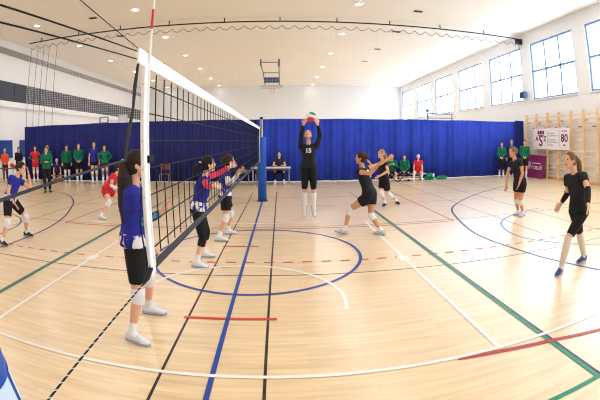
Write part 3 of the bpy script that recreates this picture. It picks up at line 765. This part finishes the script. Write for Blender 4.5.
bm = bmesh.new(); box(bm, -9.55, -8.97, 20, 20.03, 2.6, 3.6); finish('board', bm, mat('board white', (222, 220, 228), .5), t)
bm = bmesh.new()
for a in ((-9.58, -9.53), (-8.99, -8.94)): box(bm, a[0], a[1], 19.97, 20, 2.6, 3.62)
box(bm, -9.58, -8.94, 19.97, 20, 3.57, 3.63); finish('rim_frame', bm, mat('frame lilac', (176, 170, 190), .5), t)
bm = bmesh.new(); rod(bm, (-9.26, 20.1, 0), (-9.26, 20.1, 3.2), .06); finish('stand', bm, steel, t)
t = empty('floodlight', (9.96, 20, 3.66)); tag(t, 'small dark grey round lamp head above the blue grey frame', 'lamp')
bm = bmesh.new(); ellipsoid(bm, V((9.96, 20.6, 3.74)), V((.14, 0, 0)), V((0, .12, 0)), V((0, 0, .12))); finish('head', bm, mat('lamp grey', (92, 104, 116), .5), t, True)
bm = bmesh.new(); rod(bm, (9.96, 20.6, 0), (9.96, 20.6, 3.63), .03); finish('pole', bm, steel, t)

# ------------------------------------------------------------------ mats, tables, benches, chairs
mat_b = mat('mat blue', (36, 66, 134), .6)
for y0, y1, lab in ((12.6, 15.05, 'wide blue wall mat hung on the left wall nearest the left edge'), (15.85, 18.2, 'blue wall mat half hidden by the left end of the curtain')):
    bm = bmesh.new(); box(bm, XL+.01, XL+.13, y0, y1, 1.15, 2.12, 0, .03); o = finish('wall_mat', bm, mat_b); tag(o, lab, 'mat', 'blue mats on the left wall')

table_m = mat('table white', (226, 222, 214), .4)
t = empty('scorers_table', (.2, 13.75, 0)); tag(t, 'white folding table with metal legs behind the far net post', 'table')
bm = bmesh.new(); box(bm, -.62, 1.02, 13.45, 14.05, .70, .735, 0, .008); finish('tabletop', bm, table_m, t)
for xx in (-.56, .95):
    for yy in (13.5, 14.0):
        bm = bmesh.new(); rod(bm, (xx, yy, 0), (xx, yy, .70), .02); finish('leg', bm, steel, t)
bm = bmesh.new(); rod(bm, (-.56, 13.75, .62), (.95, 13.75, .62), .015); finish('crossbar', bm, steel, t)
def chair(x, y, rz, label, cm):
    t = empty('chair', (x, y, 0), rz); tag(t, label, 'chair', 'brown stacking chairs by the curtain')
    M = t.matrix_world
    def P(nm, bm, m): bm.transform(M); return finish(nm, bm, m, t)
    bm = bmesh.new(); box(bm, -.21, .21, -.2, .22, .43, .455, 0, .012); P('seat', bm, cm)
    bm = bmesh.new(); box(bm, -.2, .2, .20, .225, .62, .88, 0, .012); P('backrest', bm, cm)
    for sx in (-.2, .2):
        bm = bmesh.new(); rod(bm, (sx, -.2, 0), (sx, -.18, .44), .013); P('leg', bm, steel)
        bm = bmesh.new(); limb(bm, [((sx, .26, 0), .013), ((sx, .2, .44), .013), ((sx, .225, .88), .013)]); P('leg', bm, steel)
    return t
brown = mat('chair brown', (122, 66, 52), .5)
chair(-4.5, 13.95, .12, 'brown chair standing alone against the curtain seen through the net', brown)
chair(-.28, 14.38, .0, 'brown chair behind the white table left of the scorer', brown)
chair(.55, 14.42, .0, 'brown chair under the seated scorer', brown)
# papers on the table
bm = bmesh.new(); box(bm, .38, .68, 13.6, 13.82, .737, .742); o = finish('score_sheet', bm, mat('paper', (240, 238, 230), .7)); tag(o, 'white score sheet lying before the scorer on the table', 'paper')
t = empty('jacket_pile', (-.95, 13.75, 0)); tag(t, 'pale grey cloth pile on a low stand left of the table', 'clothes pile')
bm = bmesh.new(); box(bm, -1.2, -.72, 13.6, 13.95, .44, .47); finish('stand_top', bm, dark, t)
for xx in (-1.17, -.75):
    for yy in (13.63, 13.92): bm = bmesh.new(); rod(bm, (xx, yy, 0), (xx, yy, .44), .012); finish('leg', bm, steel, t)
bm = bmesh.new()
for q_ in range(7): ellipsoid(bm, V((-1.1+.05*q_+random.uniform(-.03, .03), 13.78+random.uniform(-.06, .06), .50+random.uniform(0, .12))), V((.12, 0, .02)), V((0, .1, .02)), V((0, 0, .06)), 10, 7)
c_ = finish('cloth', bm, two_tone('grey cloth', (92, 108, 122), (186, 196, 200), 14), t); remesh(c_, .015, 2)

def bench(x0, x1, y, label):
    t = empty('gym_bench', ((x0+x1)/2, y, 0)); tag(t, label, 'bench')
    bm = bmesh.new(); box(bm, x0, x1, y-.13, y+.13, .27, .31, 0, .01); finish('seat', bm, woodb, t)
    for xx in (x0+.25, x1-.25):
        bm = bmesh.new(); box(bm, xx-.03, xx+.03, y-.11, y+.11, 0, .27); finish('leg', bm, woodb, t)
    bm = bmesh.new(); box(bm, x0+.2, x1-.2, y-.02, y+.02, .12, .18); finish('rail', bm, woodb, t)
bench(5.45, 7.25, 14.35, 'low wooden gym bench under the seated substitutes by the curtain')
bench(-11.05, -10.2, 14.35, 'low wooden gym bench under the small seated player in blue')
# bags and jackets by the bench
bag_m = two_tone('green cloth', (10, 96, 72), (24, 138, 104), 8)
def pile(name, label, cat, c, sx, sy, sz, m, n=7):
    bm = bmesh.new()
    for q_ in range(n):
        a = random.uniform(-1, 1); ellipsoid(bm, V((c[0]+a*sx*.6, c[1]+random.uniform(-.5, .5)*sy*.5, c[2]+sz*.45*(1-abs(a)*.5))), V((sx*.45, 0, .02)), V((0, sy*.55, .02)), V((.02, 0, sz*.45)), 12, 8)
    o = finish(name, bm, m); remesh(o, .015, 3); tag(o, label, cat, 'bags beside the bench'); return o
b1 = pile('sports_bag', 'rounded green sports bag beside the bench end on the right', 'bag', (7.42, 14.3, .02), .24, .2, .36, bag_m)
bm = bmesh.new(); ellipsoid(bm, V((7.58, 14.16, .22)), V((.05, 0, 0)), V((0, .03, 0)), V((0, 0, .09)), 10, 7); finish('white_patch', bm, white, b1)
b2 = pile('crumpled_jacket', 'flat crumpled green jacket on the floor right of the green bag', 'jacket', (8.08, 14.3, .02), .34, .2, .2, bag_m)

t = empty('side_table', (-12.9, 12.9, 0)); tag(t, 'dark folding table with metal legs by the spectators at left', 'table')
bm = bmesh.new(); box(bm, -13.6, -12.3, 12.65, 13.15, .70, .73, 0, .006); finish('tabletop', bm, mat('table dark', (62, 74, 72), .4), t)
for xx in (-13.5, -12.4):
    for yy in (12.7, 13.1): bm = bmesh.new(); rod(bm, (xx, yy, 0), (xx, yy, .70), .018); finish('leg', bm, steel, t)
bm = bmesh.new()
bm = bmesh.new(); ellipsoid(bm, V((-12.62, 12.9, .865)), V((.14, 0, -.04)), V((0, .12, 0)), V((.03, 0, .11)), 12, 8); ellipsoid(bm, V((-12.45, 12.88, .825)), V((.1, 0, -.04)), V((0, .1, 0)), V((.03, 0, .07)), 12, 8); o = finish('red_bag', bm, mat('bag red', (206, 60, 52), .7)); remesh(o, .012, 2); tag(o, 'small red bag lying on the dark table at left', 'bag')

# ball
bm = bmesh.new(); bc = V((1.275, 6.07, 2.325)); bmesh.ops.create_icosphere(bm, subdivisions=4, radius=.105)
for f in bm.faces:
    c = f.calc_center_median().normalized()
    a = V((.35, -.3, .9)).normalized(); b = V((-.2, -.5, -.8)).normalized()
    f.material_index = 1 if c.dot(a) > .62 else (2 if c.dot(b) > .62 else (0 if abs(c.x-.2) > .25 else 0)); f.smooth = True
for v in bm.verts: v.co += bc
o = finish('volleyball', bm, [mat('ball white', (240, 238, 232), .5), mat('ball green', (34, 142, 104), .5), mat('ball red', (222, 70, 84), .5)]); tag(o, 'green white and red volleyball between the hands of the jumping setter', 'ball')

# ------------------------------------------------------------------ players
J = {"P1":{"pel":[-0.708,1.356,0.974],"nk":[-0.694,1.363,1.436],"hd":[-0.65,1.382,1.634],"sR":[-0.645,1.202,1.391],"sL":[-0.746,1.522,1.39],"hR":[-0.682,1.274,0.913],"hL":[-0.734,1.439,0.913],"eR":[-0.641,1.3,1.118],"wR":[-0.415,1.302,1.222],"gR":[-0.342,1.386,1.34],"eL":[-0.731,1.565,1.103],"wL":[-0.643,1.615,0.876],"gL":[-0.585,1.648,0.727],"aR":[-0.791,1.163,0.085],"tR":[-0.645,1.12,0.035],"kR":[-0.689,1.231,0.487],"aL":[-0.833,1.796,0.085],"tL":[-0.681,1.796,0.035],"kL":[-0.725,1.645,0.499],"f":[0.954,0.301,0.0],"hf":[0.943,0.33,0.047]},
"P2":{"pel":[-0.612,3.587,0.854],"nk":[-0.494,3.615,1.31],"hd":[-0.44,3.627,1.496],"sR":[-0.467,3.457,1.267],"sL":[-0.544,3.768,1.269],"hR":[-0.592,3.507,0.796],"hL":[-0.632,3.668,0.796],"eR":[-0.382,3.196,1.228],"wR":[-0.249,3.0,1.252],"gR":[-0.179,3.136,1.222],"eL":[-0.378,3.983,1.321],"wL":[-0.182,4.072,1.423],"gL":[-0.101,4.198,1.462],"aR":[-0.64,3.399,0.085],"tR":[-0.497,3.37,0.035],"kR":[-0.536,3.468,0.429],"aL":[-0.632,3.891,0.085],"tL":[-0.487,3.905,0.035],"kL":[-0.552,3.806,0.445],"f":[0.97,0.243,0.0],"hf":[0.941,0.329,0.075]},
"P3":{"pel":[-0.432,5.098,0.848],"nk":[-0.402,5.102,1.278],"hd":[-0.342,5.112,1.467],"sR":[-0.359,4.945,1.232],"sL":[-0.453,5.259,1.235],"hR":[-0.408,5.017,0.788],"hL":[-0.456,5.178,0.788],"eR":[-0.313,4.709,1.08],"wR":[-0.191,4.892,1.185],"gR":[-0.141,4.907,1.336],"eL":[-0.332,5.44,1.054],"wL":[-0.2,5.571,1.211],"gL":[-0.115,5.657,1.314],"aR":[-0.546,4.874,0.085],"tR":[-0.398,4.859,0.035],"kR":[-0.407,4.96,0.416],"aL":[-0.451,5.406,0.085],"tL":[-0.303,5.421,0.035],"kL":[-0.367,5.324,0.444],"f":[0.958,0.287,0.0],"hf":[0.889,0.445,0.107]},
"P4":{"pel":[-4.599,3.893,0.839],"nk":[-4.477,4.006,1.23],"hd":[-4.38,4.095,1.383],"sR":[-4.461,3.835,1.226],"sL":[-4.519,4.153,1.152],"hR":[-4.591,3.808,0.779],"hL":[-4.608,3.978,0.779],"eR":[-4.51,3.747,0.957],"wR":[-4.481,3.88,0.752],"gR":[-4.43,3.968,0.627],"eL":[-4.325,4.302,1.002],"wL":[-4.365,4.316,1.245],"gL":[-4.391,4.325,1.404],"aR":[-4.649,3.532,0.085],"tR":[-4.502,3.496,0.035],"kR":[-4.535,3.665,0.423],"aL":[-4.62,4.348,0.085],"tL":[-4.469,4.348,0.035],"kL":[-4.451,4.199,0.443],"f":[0.995,0.1,0.0],"hf":[0.992,0.05,-0.119]},
"libero":{"pel":[-3.849,6.976,0.67],"nk":[-3.618,7.095,1.018],"hd":[-3.533,7.139,1.185],"sR":[-3.629,6.932,1.027],"sL":[-3.654,7.235,0.94],"hR":[-3.857,6.895,0.613],"hL":[-3.841,7.057,0.613],"eR":[-3.67,6.878,0.762],"wR":[-3.483,6.955,0.68],"gR":[-3.352,7.01,0.622],"eL":[-3.526,7.363,0.735],"wL":[-3.292,7.363,0.711],"gL":[-3.139,7.363,0.696],"aR":[-3.815,6.45,0.085],"tR":[-3.677,6.409,0.035],"kR":[-3.627,6.635,0.391],"aL":[-3.785,7.565,0.085],"tL":[-3.641,7.565,0.035],"kL":[-3.637,7.322,0.372],"f":[0.995,-0.1,0.0],"hf":[0.99,-0.099,0.099]},
"setter":{"pel":[1.227,6.243,1.3],"nk":[1.22,6.244,1.743],"hd":[1.209,6.244,1.944],"sR":[1.056,6.263,1.695],"sL":[1.385,6.224,1.701],"hR":[1.142,6.253,1.24],"hL":[1.312,6.233,1.24],"eR":[1.051,6.093,1.925],"wR":[1.104,6.079,2.166],"gR":[1.163,5.995,2.29],"eL":[1.45,6.054,1.923],"wL":[1.399,6.049,2.163],"gL":[1.359,5.954,2.287],"aR":[1.123,6.251,0.38],"tR":[1.106,6.168,0.255],"dR":[-0.11,-0.551,-0.827],"kR":[1.125,6.191,0.806],"aL":[1.33,6.235,0.367],"tL":[1.346,6.152,0.242],"dL":[0.11,-0.551,-0.827],"kL":[1.314,6.172,0.799],"f":[-0.119,-0.993,0.0],"hf":[-0.136,-0.723,0.678]},
"hit":{"pel":[2.327,5.243,0.783],"nk":[2.182,5.275,1.291],"hd":[2.158,5.28,1.488],"sR":[2.294,5.401,1.268],"sL":[2.095,5.143,1.228],"hR":[2.381,5.308,0.724],"hL":[2.274,5.177,0.724],"eR":[2.546,5.515,1.328],"wR":[2.768,5.55,1.424],"gR":[2.884,5.517,1.527],"eL":[2.253,4.908,1.215],"wL":[2.368,4.77,1.379],"gL":[2.454,4.675,1.473],"aR":[2.532,5.041,0.085],"tR":[2.436,5.155,0.035],"kR":[2.365,5.229,0.356],"aL":[1.849,5.252,0.085],"tL":[1.705,5.266,0.121],"dL":[-0.966,0.097,0.241],"kL":[1.949,5.32,0.485],"f":[-0.772,0.636,0.0],"hf":[-0.943,0.33,0.047]},
"behind":{"pel":[3.448,8.152,0.784],"nk":[3.406,8.165,1.255],"hd":[3.371,8.175,1.45],"sR":[3.379,8.324,1.203],"sL":[3.442,8.002,1.218],"hR":[3.432,8.234,0.724],"hL":[3.465,8.069,0.724],"eR":[3.198,8.264,0.993],"wR":[3.067,8.192,1.185],"gR":[2.98,8.145,1.31],"eL":[3.464,7.817,1.005],"wL":[3.259,7.859,0.88],"gL":[3.125,7.887,0.799],"aR":[3.483,8.13,0.085],"tR":[3.396,8.008,0.035],"kR":[3.372,8.159,0.398],"aL":[3.911,8.364,0.085],"tL":[3.928,8.216,0.035],"kL":[3.595,8.235,0.343],"f":[-0.981,-0.196,0.0],"hf":[-0.941,-0.329,0.075]},
"mid":{"pel":[6.185,5.605,0.866],"nk":[6.074,5.691,1.35],"hd":[6.023,5.729,1.544],"sR":[6.066,5.846,1.273],"sL":[6.102,5.519,1.34],"hR":[6.173,5.69,0.805],"hL":[6.198,5.519,0.805],"eR":[5.937,5.818,1.015],"wR":[5.912,5.805,0.768],"gR":[5.896,5.797,0.606],"eL":[6.142,5.456,1.06],"wL":[6.066,5.478,0.823],"gL":[6.016,5.492,0.669],"aR":[6.365,5.847,0.085],"tR":[6.219,5.803,0.035],"kR":[6.206,5.767,0.424],"aL":[6.358,5.639,0.085],"tL":[6.225,5.565,0.035],"kL":[6.205,5.574,0.424],"f":[-0.989,-0.148,0.0],"hf":[-0.995,-0.1,0.0]},
"front":{"pel":[4.687,2.075,0.904],"nk":[4.621,2.144,1.365],"hd":[4.562,2.207,1.547],"sR":[4.615,2.301,1.294],"sL":[4.64,1.974,1.347],"hR":[4.678,2.16,0.844],"hL":[4.696,1.99,0.844],"eR":[4.721,2.4,1.047],"wR":[4.643,2.445,0.913],"gR":[4.565,2.488,0.779],"eL":[4.534,1.772,1.174],"wL":[4.402,1.633,1.02],"gL":[4.303,1.531,0.943],"aR":[5.107,2.216,0.085],"tR":[4.959,2.187,0.035],"kR":[4.896,2.189,0.457],"aL":[4.385,2.015,0.085],"tL":[4.253,1.941,0.035],"kL":[4.428,1.991,0.505],"f":[-0.995,-0.1,0.0],"hf":[-0.997,0.0,0.08]}}
blue_s = mat('shirt royal blue', (40, 44, 148), .75, bump=.25, nscale=16)
blue_h = two_tone('blue white hem print', (236, 236, 244), (52, 56, 170), 11, .5, .56)
black_s = mat('kit black', (30, 33, 42), .75, bump=.25, nscale=16)
black_p = mat('shorts black', (24, 24, 29), .75)
red_s = mat('shirt red', (206, 44, 52), .75, bump=.2, nscale=16)
green_j = mat('jacket green', (14, 104, 76), .75, bump=.2, nscale=14)
wpad = mat('pad white', (228, 228, 230), .8); wsock = mat('sock white', (234, 234, 236), .85); wshoe = mat('shoe white', (226, 228, 236), .55)
dshoe = mat('shoe dark', (40, 44, 58), .55); bshoe = mat('shoe blue', (44, 70, 136), .5); gshoe = mat('shoe grey', (196, 198, 206), .55)
pink = mat('sleeve pink red', (224, 62, 92), .75); wsl = mat('sleeve white', (232, 232, 232), .8); bsl = mat('sleeve black', (26, 26, 30), .8)
tsl = two_tone('sleeve teal print', (24, 74, 132), (96, 150, 190), 40)
wlet = mat('letter white', (232, 234, 240), .6)
cream = mat('sock cream', (226, 214, 204), .85)
def num(txt, shirt, size, at, right, up, m=None): return text_wrap('shirt_number', txt, size, at, right, up, shirt, m or wlet, shirt)

P = {}
def mk(key, name, label, H, **spec):
    P[key] = human(name, J[key], label, spec, H, spec.pop('vox', .0075), 'player')
VB = 'volleyball_player'
mk('P1', VB, 'nearest player in blue shirt with very long black ponytail reaching past the net band', 1.78, vox=.006, hair='dark', style='long', tie='white', shirt=blue_s, hemband=blue_h, pants=black_p, leg=.78, tight=.011, sleeve=.45, loose=.026,
   pad=wpad, padspan=(.12, .24), sock=wsock, socklen=.3, shoe=wshoe, armsleeveR=tsl, armspan=(.9, .98), skin='fair', swing=(.06, -.05, 0))
mk('P2', VB, 'player in blue shirt with pink red arm sleeves at the net, black hair', 1.70, hair='black', style='pony', tie='white', shirt=blue_s, hemband=blue_h, pants=black_p, leg=1.35, tight=.012, sleeve=.3, loose=.017, hem=-.03,
   sock=wsock, socklen=.3, shoe=wshoe, armsleeve=pink, armspan=(.2, .85), skin='light', swing=(-.05, 0, 0))
mk('P3', VB, 'player in blue shirt with white arm sleeve and brown bun at the net', 1.74, hair='brown', style='bun', shirt=blue_s, hemband=blue_h, pants=black_p, leg=.62, tight=.022, sleeve=.4, loose=.017, hem=-.03,
   pad=wpad, padspan=(.22, .2), sock=wsock, socklen=.3, shoe=wshoe, armsleeve=wsl, armspan=(.4, .95), skin='fair')
mk('P4', VB, 'player in blue shirt leaning forward at the left edge, hand at her mouth', 1.76, hair='dark', style='bun', shirt=blue_s, hemband=blue_h, pants=black_p, leg=.72, tight=.018, sleeve=.45, loose=.017,
   pad=wpad, padspan=(.16, .3), sock=wsock, socklen=.22, shoe=dshoe, skin='fair')
mk('libero', VB, 'crouching player in red shirt with white arm sleeves behind the net end', 1.68, hair='dark', style='bun', shirt=red_s, pants=mat('shorts red', (190, 38, 46), .75), leg=.4, tight=.02, sleeve=.4, loose=.017,
   pad=wpad, padspan=(.15, .3), sock=wsock, socklen=.25, shoe=wshoe, armsleeve=wsl, armspan=(.85, .95), skin='fair')
mk('setter', VB, 'jumping setter in black with both arms raised to the ball, number 15', 1.76, hair='dblond', style='bun', shirt=black_s, pants=black_p, leg=1.02, tight=.010, sleeve=.9, loose=.012,
   sock=wsock, socklen=.8, shoe=wshoe, armsleeve=bsl, armspan=(.7, .92), skin='fair')
mk('hit', VB, 'player in black running to the left with arms swung behind, number 9 on back', 1.74, hair='brown', style='bun', shirt=black_s, pants=black_p, leg=.42, tight=.024, sleeve=.12, loose=.017,
   pad=wpad, padspan=(.14, .3), sock=wsock, socklen=.22, shoe=gshoe, skin='tan')
mk('behind', VB, 'blond player in black shirt and dark shoes half hidden behind the running player', 1.74, hair='blond', style='pony', shirt=black_s, pants=black_p, leg=.7, tight=.024, sleeve=.45, loose=.018,
   pad=wpad, padspan=(.18, .45), sock=wsock, socklen=.25, shoe=dshoe, skin='fair')
mk('mid', VB, 'player in black shorts bending forward with arms hanging before the wall bars', 1.78, hair='dblond', style='bun', shirt=black_s, pants=black_p, leg=.5, tight=.022, sleeve=.4, loose=.018,
   pad=wpad, padspan=(-.05, .36), sock=wsock, socklen=.15, shoe=gshoe, skin='tan')
mk('front', VB, 'tall player in black with long cream socks and blue shoes at the right edge', 1.76, vox=.007, hair='dblond', style='high', shirt=black_s, pants=black_p, leg=.88, tight=.007, sleeve=.4, loose=.017,
   sock=cream, socklen=1.08, shoe=bshoe, armsleeve=bsl, armspan=(.82, .92), skin='fair', swing=(.05, -.02, 0))

def far(name, label, p, spec, H, cat='person', group=None):
    return human(name, p, label, spec, H, .010, cat, group)
def sp_(**k):
    d = dict(hair='dark', style='pony', pants=black_p, leg=.6, tight=.022, sleeve=1.02, loose=.028, sock=wsock, socklen=.35, shoe=wshoe, skin='fair', shirt=green_j); d.update(k); return d
SUB = 'substitute_player'
toC = lambda x, y: (.63-x, -1.73-y)
def stand(key, x, y, H, label, arms, dx=0., **k):
    f = toC(x, y); P[key] = far(SUB, label, pose(x, y, (f[0]+dx*10, f[1]), H, arms), sp_(**k), H, 'player', None)
def sitp(key, x, y, H, seat, label, arms, lean, f=None, name=SUB, cat='player', **k):
    P[key] = far(name, label, pose(x, y, f or toC(x, y), H, arms, seat, lean), sp_(**k), H, cat, None)
tr = mat('trousers black', (26, 27, 32), .75)
stand('redL', -11.75, 13.9, 1.72, 'player in red shirt and open green jacket, left end of the curtain line', 'hips', shirt=red_s, leg=.45, pants=mat('shorts red', (190, 38, 46), .75), sleeve=.42, armsleeve=green_j, armspan=(.1, .9), pad=wpad, hair='brown')
stand('grnB', -11.15, 14.25, 1.74, 'player in green jacket mostly hidden behind the nearer green jacket', 'down', hair='blond', leg=1.8, tight=.024)
stand('grnF', -8.45, 10.49, 1.70, 'coach in green jacket and black trousers standing nearest on the floor at left', 'cross', leg=1.9, pants=tr, tight=.026, hair='brown', style='bun', shoe=dshoe, sock=None)
sitp('kid', -10.6, 14.35, 1.60, .31, 'small player in dark blue shirt and red knee pads sitting by the curtain', 'knees', .35, shirt=mat('shirt navy', (44, 46, 110), .75), sleeve=.4, pants=black_p, leg=.6, pad=mat('pad red', (176, 36, 50), .8), shoe=mat('shoe red', (190, 44, 48), .5), sock=mat('sock red', (176, 40, 50), .8), hair='pale', style='cap')
stand('bg', -9.85, 14.2, 1.74, 'player in green jacket over blue shirt beside the sitting one by the curtain', 'down', leg=.75, pad=wpad, hair='brown', socklen=.7)
stand('g2', -9.05, 14.1, 1.80, 'player in green jacket standing left of the tallest blue one by the curtain', 'front', leg=.72, hair='brown', socklen=.8)
stand('b2', -8.13, 14.05, 1.84, 'tallest of the line, player in blue shirt without jacket, black shorts', 'down', shirt=blue_s, sleeve=.42, leg=.35, pad=wpad, hair='dblond', socklen=.5)
stand('g3', -7.55, 14.05, 1.70, 'player in green jacket and black shorts at the right end of the line at left', 'hips', leg=.35, pad=mat('pad grey', (120, 120, 130), .8), hair='brown', socklen=.55)
# spectators at left
P['org'] = far('spectator', 'spectator in orange top behind the dark table at the left edge', pose(-13.75, 13.5, (1, -.9), 1.62, 'front'), sp_(shirt=mat('top orange', (226, 84, 44), .75), leg=1.9, pants=mat('trousers wine', (96, 32, 40), .75), hair='pale', style='cap', shoe=dshoe, sock=None), 1.62)
P['blk'] = far('spectator', 'spectator with dark hair in black jacket between the two blue wall mats', pose(-13.3, 14.25, (1, -.7), 1.68, 'front'), sp_(shirt=mat('jacket black', (32, 32, 38), .75), leg=1.9, pants=tr, hair='black', style='pony', shoe=dshoe, sock=None), 1.68)
# scorer and the bench at right
sitp('scorer', .55, 14.32, 1.76, .455, 'scorer in dark shirt sitting behind the white table', 'table', .12, f=(0, -1), name='scorer', cat='person', shirt=mat('shirt scorer', (38, 42, 66), .75), sleeve=.45, leg=1.75, pants=tr, hair='dark', style='cap')
sitp('s1', 5.60, 14.38, 1.72, .31, 'substitute in green jacket on the bench partly behind the blond player', 'clap', .1, leg=.7, shoe=dshoe, hair='dblond')
sitp('s2', 6.2, 14.38, 1.66, .31, 'substitute in green jacket in the middle of the bench by the curtain', 'front', .12, leg=1.5, tight=.02, shoe=dshoe, hair='brown', sock=None)
sitp('s3', 6.88, 14.38, 1.66, .31, 'substitute in red shirt sitting at the right end of the bench', 'knees', .25, shirt=red_s, sleeve=.45, leg=.5, pants=mat('shorts red', (190, 38, 46), .75), hair='pale', style='cap', pad=wpad, socklen=.8)
stand('r1', 11.45, 14.2, 1.70, 'substitute in green jacket standing left of the bending player before the curtain', 'front', leg=1.3, tight=.016, hair='brown', socklen=.4)
stand('r2', 12.15, 14.3, 1.80, 'substitute in dark jacket with only the head seen over the bending player', 'down', shirt=mat('jacket navy', (40, 52, 92), .75), leg=1.8, hair='blond')
stand('r3', 12.2, 13.2, 1.80, 'substitute in green jacket standing beside the maroon board', 'front', leg=.8, hair='brown', socklen=.6)

bake()
def front_of(key, back=False):
    body, shirt, up, lat = P[key]; f = up.cross(lat); return shirt, (-f if back else f), up, (-lat if back else lat)
def put_num(key, txt, size, t, back=False, side=0.):
    sh, f, up, lat = front_of(key, back); Jd = spread(J[key]); pel, nk = Jd['pel'], Jd['nk']
    c = pel.lerp(nk, t) + lat*side
    right = up.cross(f)
    num(txt, sh, size, c, right, up)
put_num('setter', '15', .13, .70); put_num('hit', '9', .2, .74, True); 
_b, _s, _u, _l2 = P['P1']; _h = [c for c in _b.children if c.name.startswith('printed_hem')][0]
_J = spread(J['P1']); _nr = (_l2*.9-_u.cross(_l2)*.45).normalized(); text_wrap('shirt_number', '20', .17, _J['pel'].lerp(_J['nk'], .02), _u.cross(_nr), _u, _h, mat('digit blue', (34, 38, 130), .7), _h, .006)
bake()

def rebase():
    """every top-level mesh thing keeps its origin at its own foot"""
    for o in list(COL.objects):
        if o.type == 'MESH' and o.parent is None and 'category' in o:
            xs = [v.co for v in o.data.vertices]
            c = V(((min(v.x for v in xs)+max(v.x for v in xs))/2, (min(v.y for v in xs)+max(v.y for v in xs))/2, min(v.z for v in xs)))
            o.data.transform(Matrix.Translation(-c)); o.location = c
            for ch in o.children: ch.matrix_parent_inverse = Matrix.Translation(-c)
rebase()

# ------------------------------------------------------------------ daylight
W = bpy.data.worlds.new('overcast sky'); S.world = W; W.use_nodes = True
bg = W.node_tree.nodes['Background']; bg.inputs[1].default_value = SKY
_n = W.node_tree.nodes; _l = W.node_tree.links
_tc = _n.new('ShaderNodeTexCoord'); _sx = _n.new('ShaderNodeSeparateXYZ'); _r = _n.new('ShaderNodeValToRGB')
_l.new(_tc.outputs['Generated'], _sx.inputs[0]); _l.new(_sx.outputs['Z'], _r.inputs['Fac']); _l.new(_r.outputs['Color'], bg.inputs[0])
# bright overcast sky over darker open ground; a few degrees of pale haze at the horizon
_r.color_ramp.elements[0].position = 0.; _r.color_ramp.elements[0].color = (.56, .68, .78, 1)
_r.color_ramp.elements[1].position = .12; _r.color_ramp.elements[1].color = (.74, .87, 1., 1)
for i, y in enumerate(win_y):
    # a portal in each window opening guides the sky light into the hall
    d = bpy.data.lights.new('window_portal', 'AREA'); d.shape = 'RECTANGLE'; d.size = WW; d.size_y = ZT-ZS; d.energy = 1
    if hasattr(d, 'cycles') and hasattr(d.cycles, 'is_portal'): d.cycles.is_portal = True
    elif hasattr(d, 'is_portal'): d.is_portal = True
    o = bpy.data.objects.new('window_portal', d); COL.objects.link(o)
    o.matrix_world = Matrix.Translation((XR+.3, y+WW/2, (ZS+ZT)/2)) @ Matrix(((0, 0, 1), (1, 0, 0), (0, 1, 0))).to_4x4()


# ------------------------------------------------------------------ camera: a wide fisheye
cd = bpy.data.cameras.new('camera'); cam = bpy.data.objects.new('camera', cd); COL.objects.link(cam); S.camera = cam
cd.type = 'PANO'; cd.panorama_type = 'FISHEYE_LENS_POLYNOMIAL'; cd.sensor_fit = 'HORIZONTAL'; cd.sensor_width = 36; cd.sensor_height = 24
cd.fisheye_fov = 3.1; cd.fisheye_polynomial_k0 = 0
cd.fisheye_polynomial_k1, cd.fisheye_polynomial_k2, cd.fisheye_polynomial_k3, cd.fisheye_polynomial_k4 = -.0445020756, -.000157171531, 1.6465145e-05, -6.04237764e-07
cd.shift_x = -8.44705/600; cd.shift_y = -47.967/400; cd.clip_start = .05
r, u, f = (0.99722895, -0.07403776, -0.00726792), (0.00949095, 0.02971818, 0.99951326), (0.07378573, 0.99681254, -0.03033852)
cam.matrix_world = Matrix(((r[0], u[0], -f[0], 0.62699), (r[1], u[1], -f[1], -1.73222), (r[2], u[2], -f[2], 1.82315), (0, 0, 0, 1)))

vs = S.view_settings; vs.view_transform = 'Standard'; vs.look = 'None'; vs.exposure = EXPO; vs.gamma = 1.; vs.use_curve_mapping = False
S.cycles.use_denoising = True
S.cycles.pixel_filter_type = 'BLACKMAN_HARRIS'; S.cycles.filter_width = 1.1
S.cycles.max_bounces = 10; S.cycles.diffuse_bounces = 6; S.cycles.transparent_max_bounces = 16
S.cycles.sample_clamp_indirect = 8
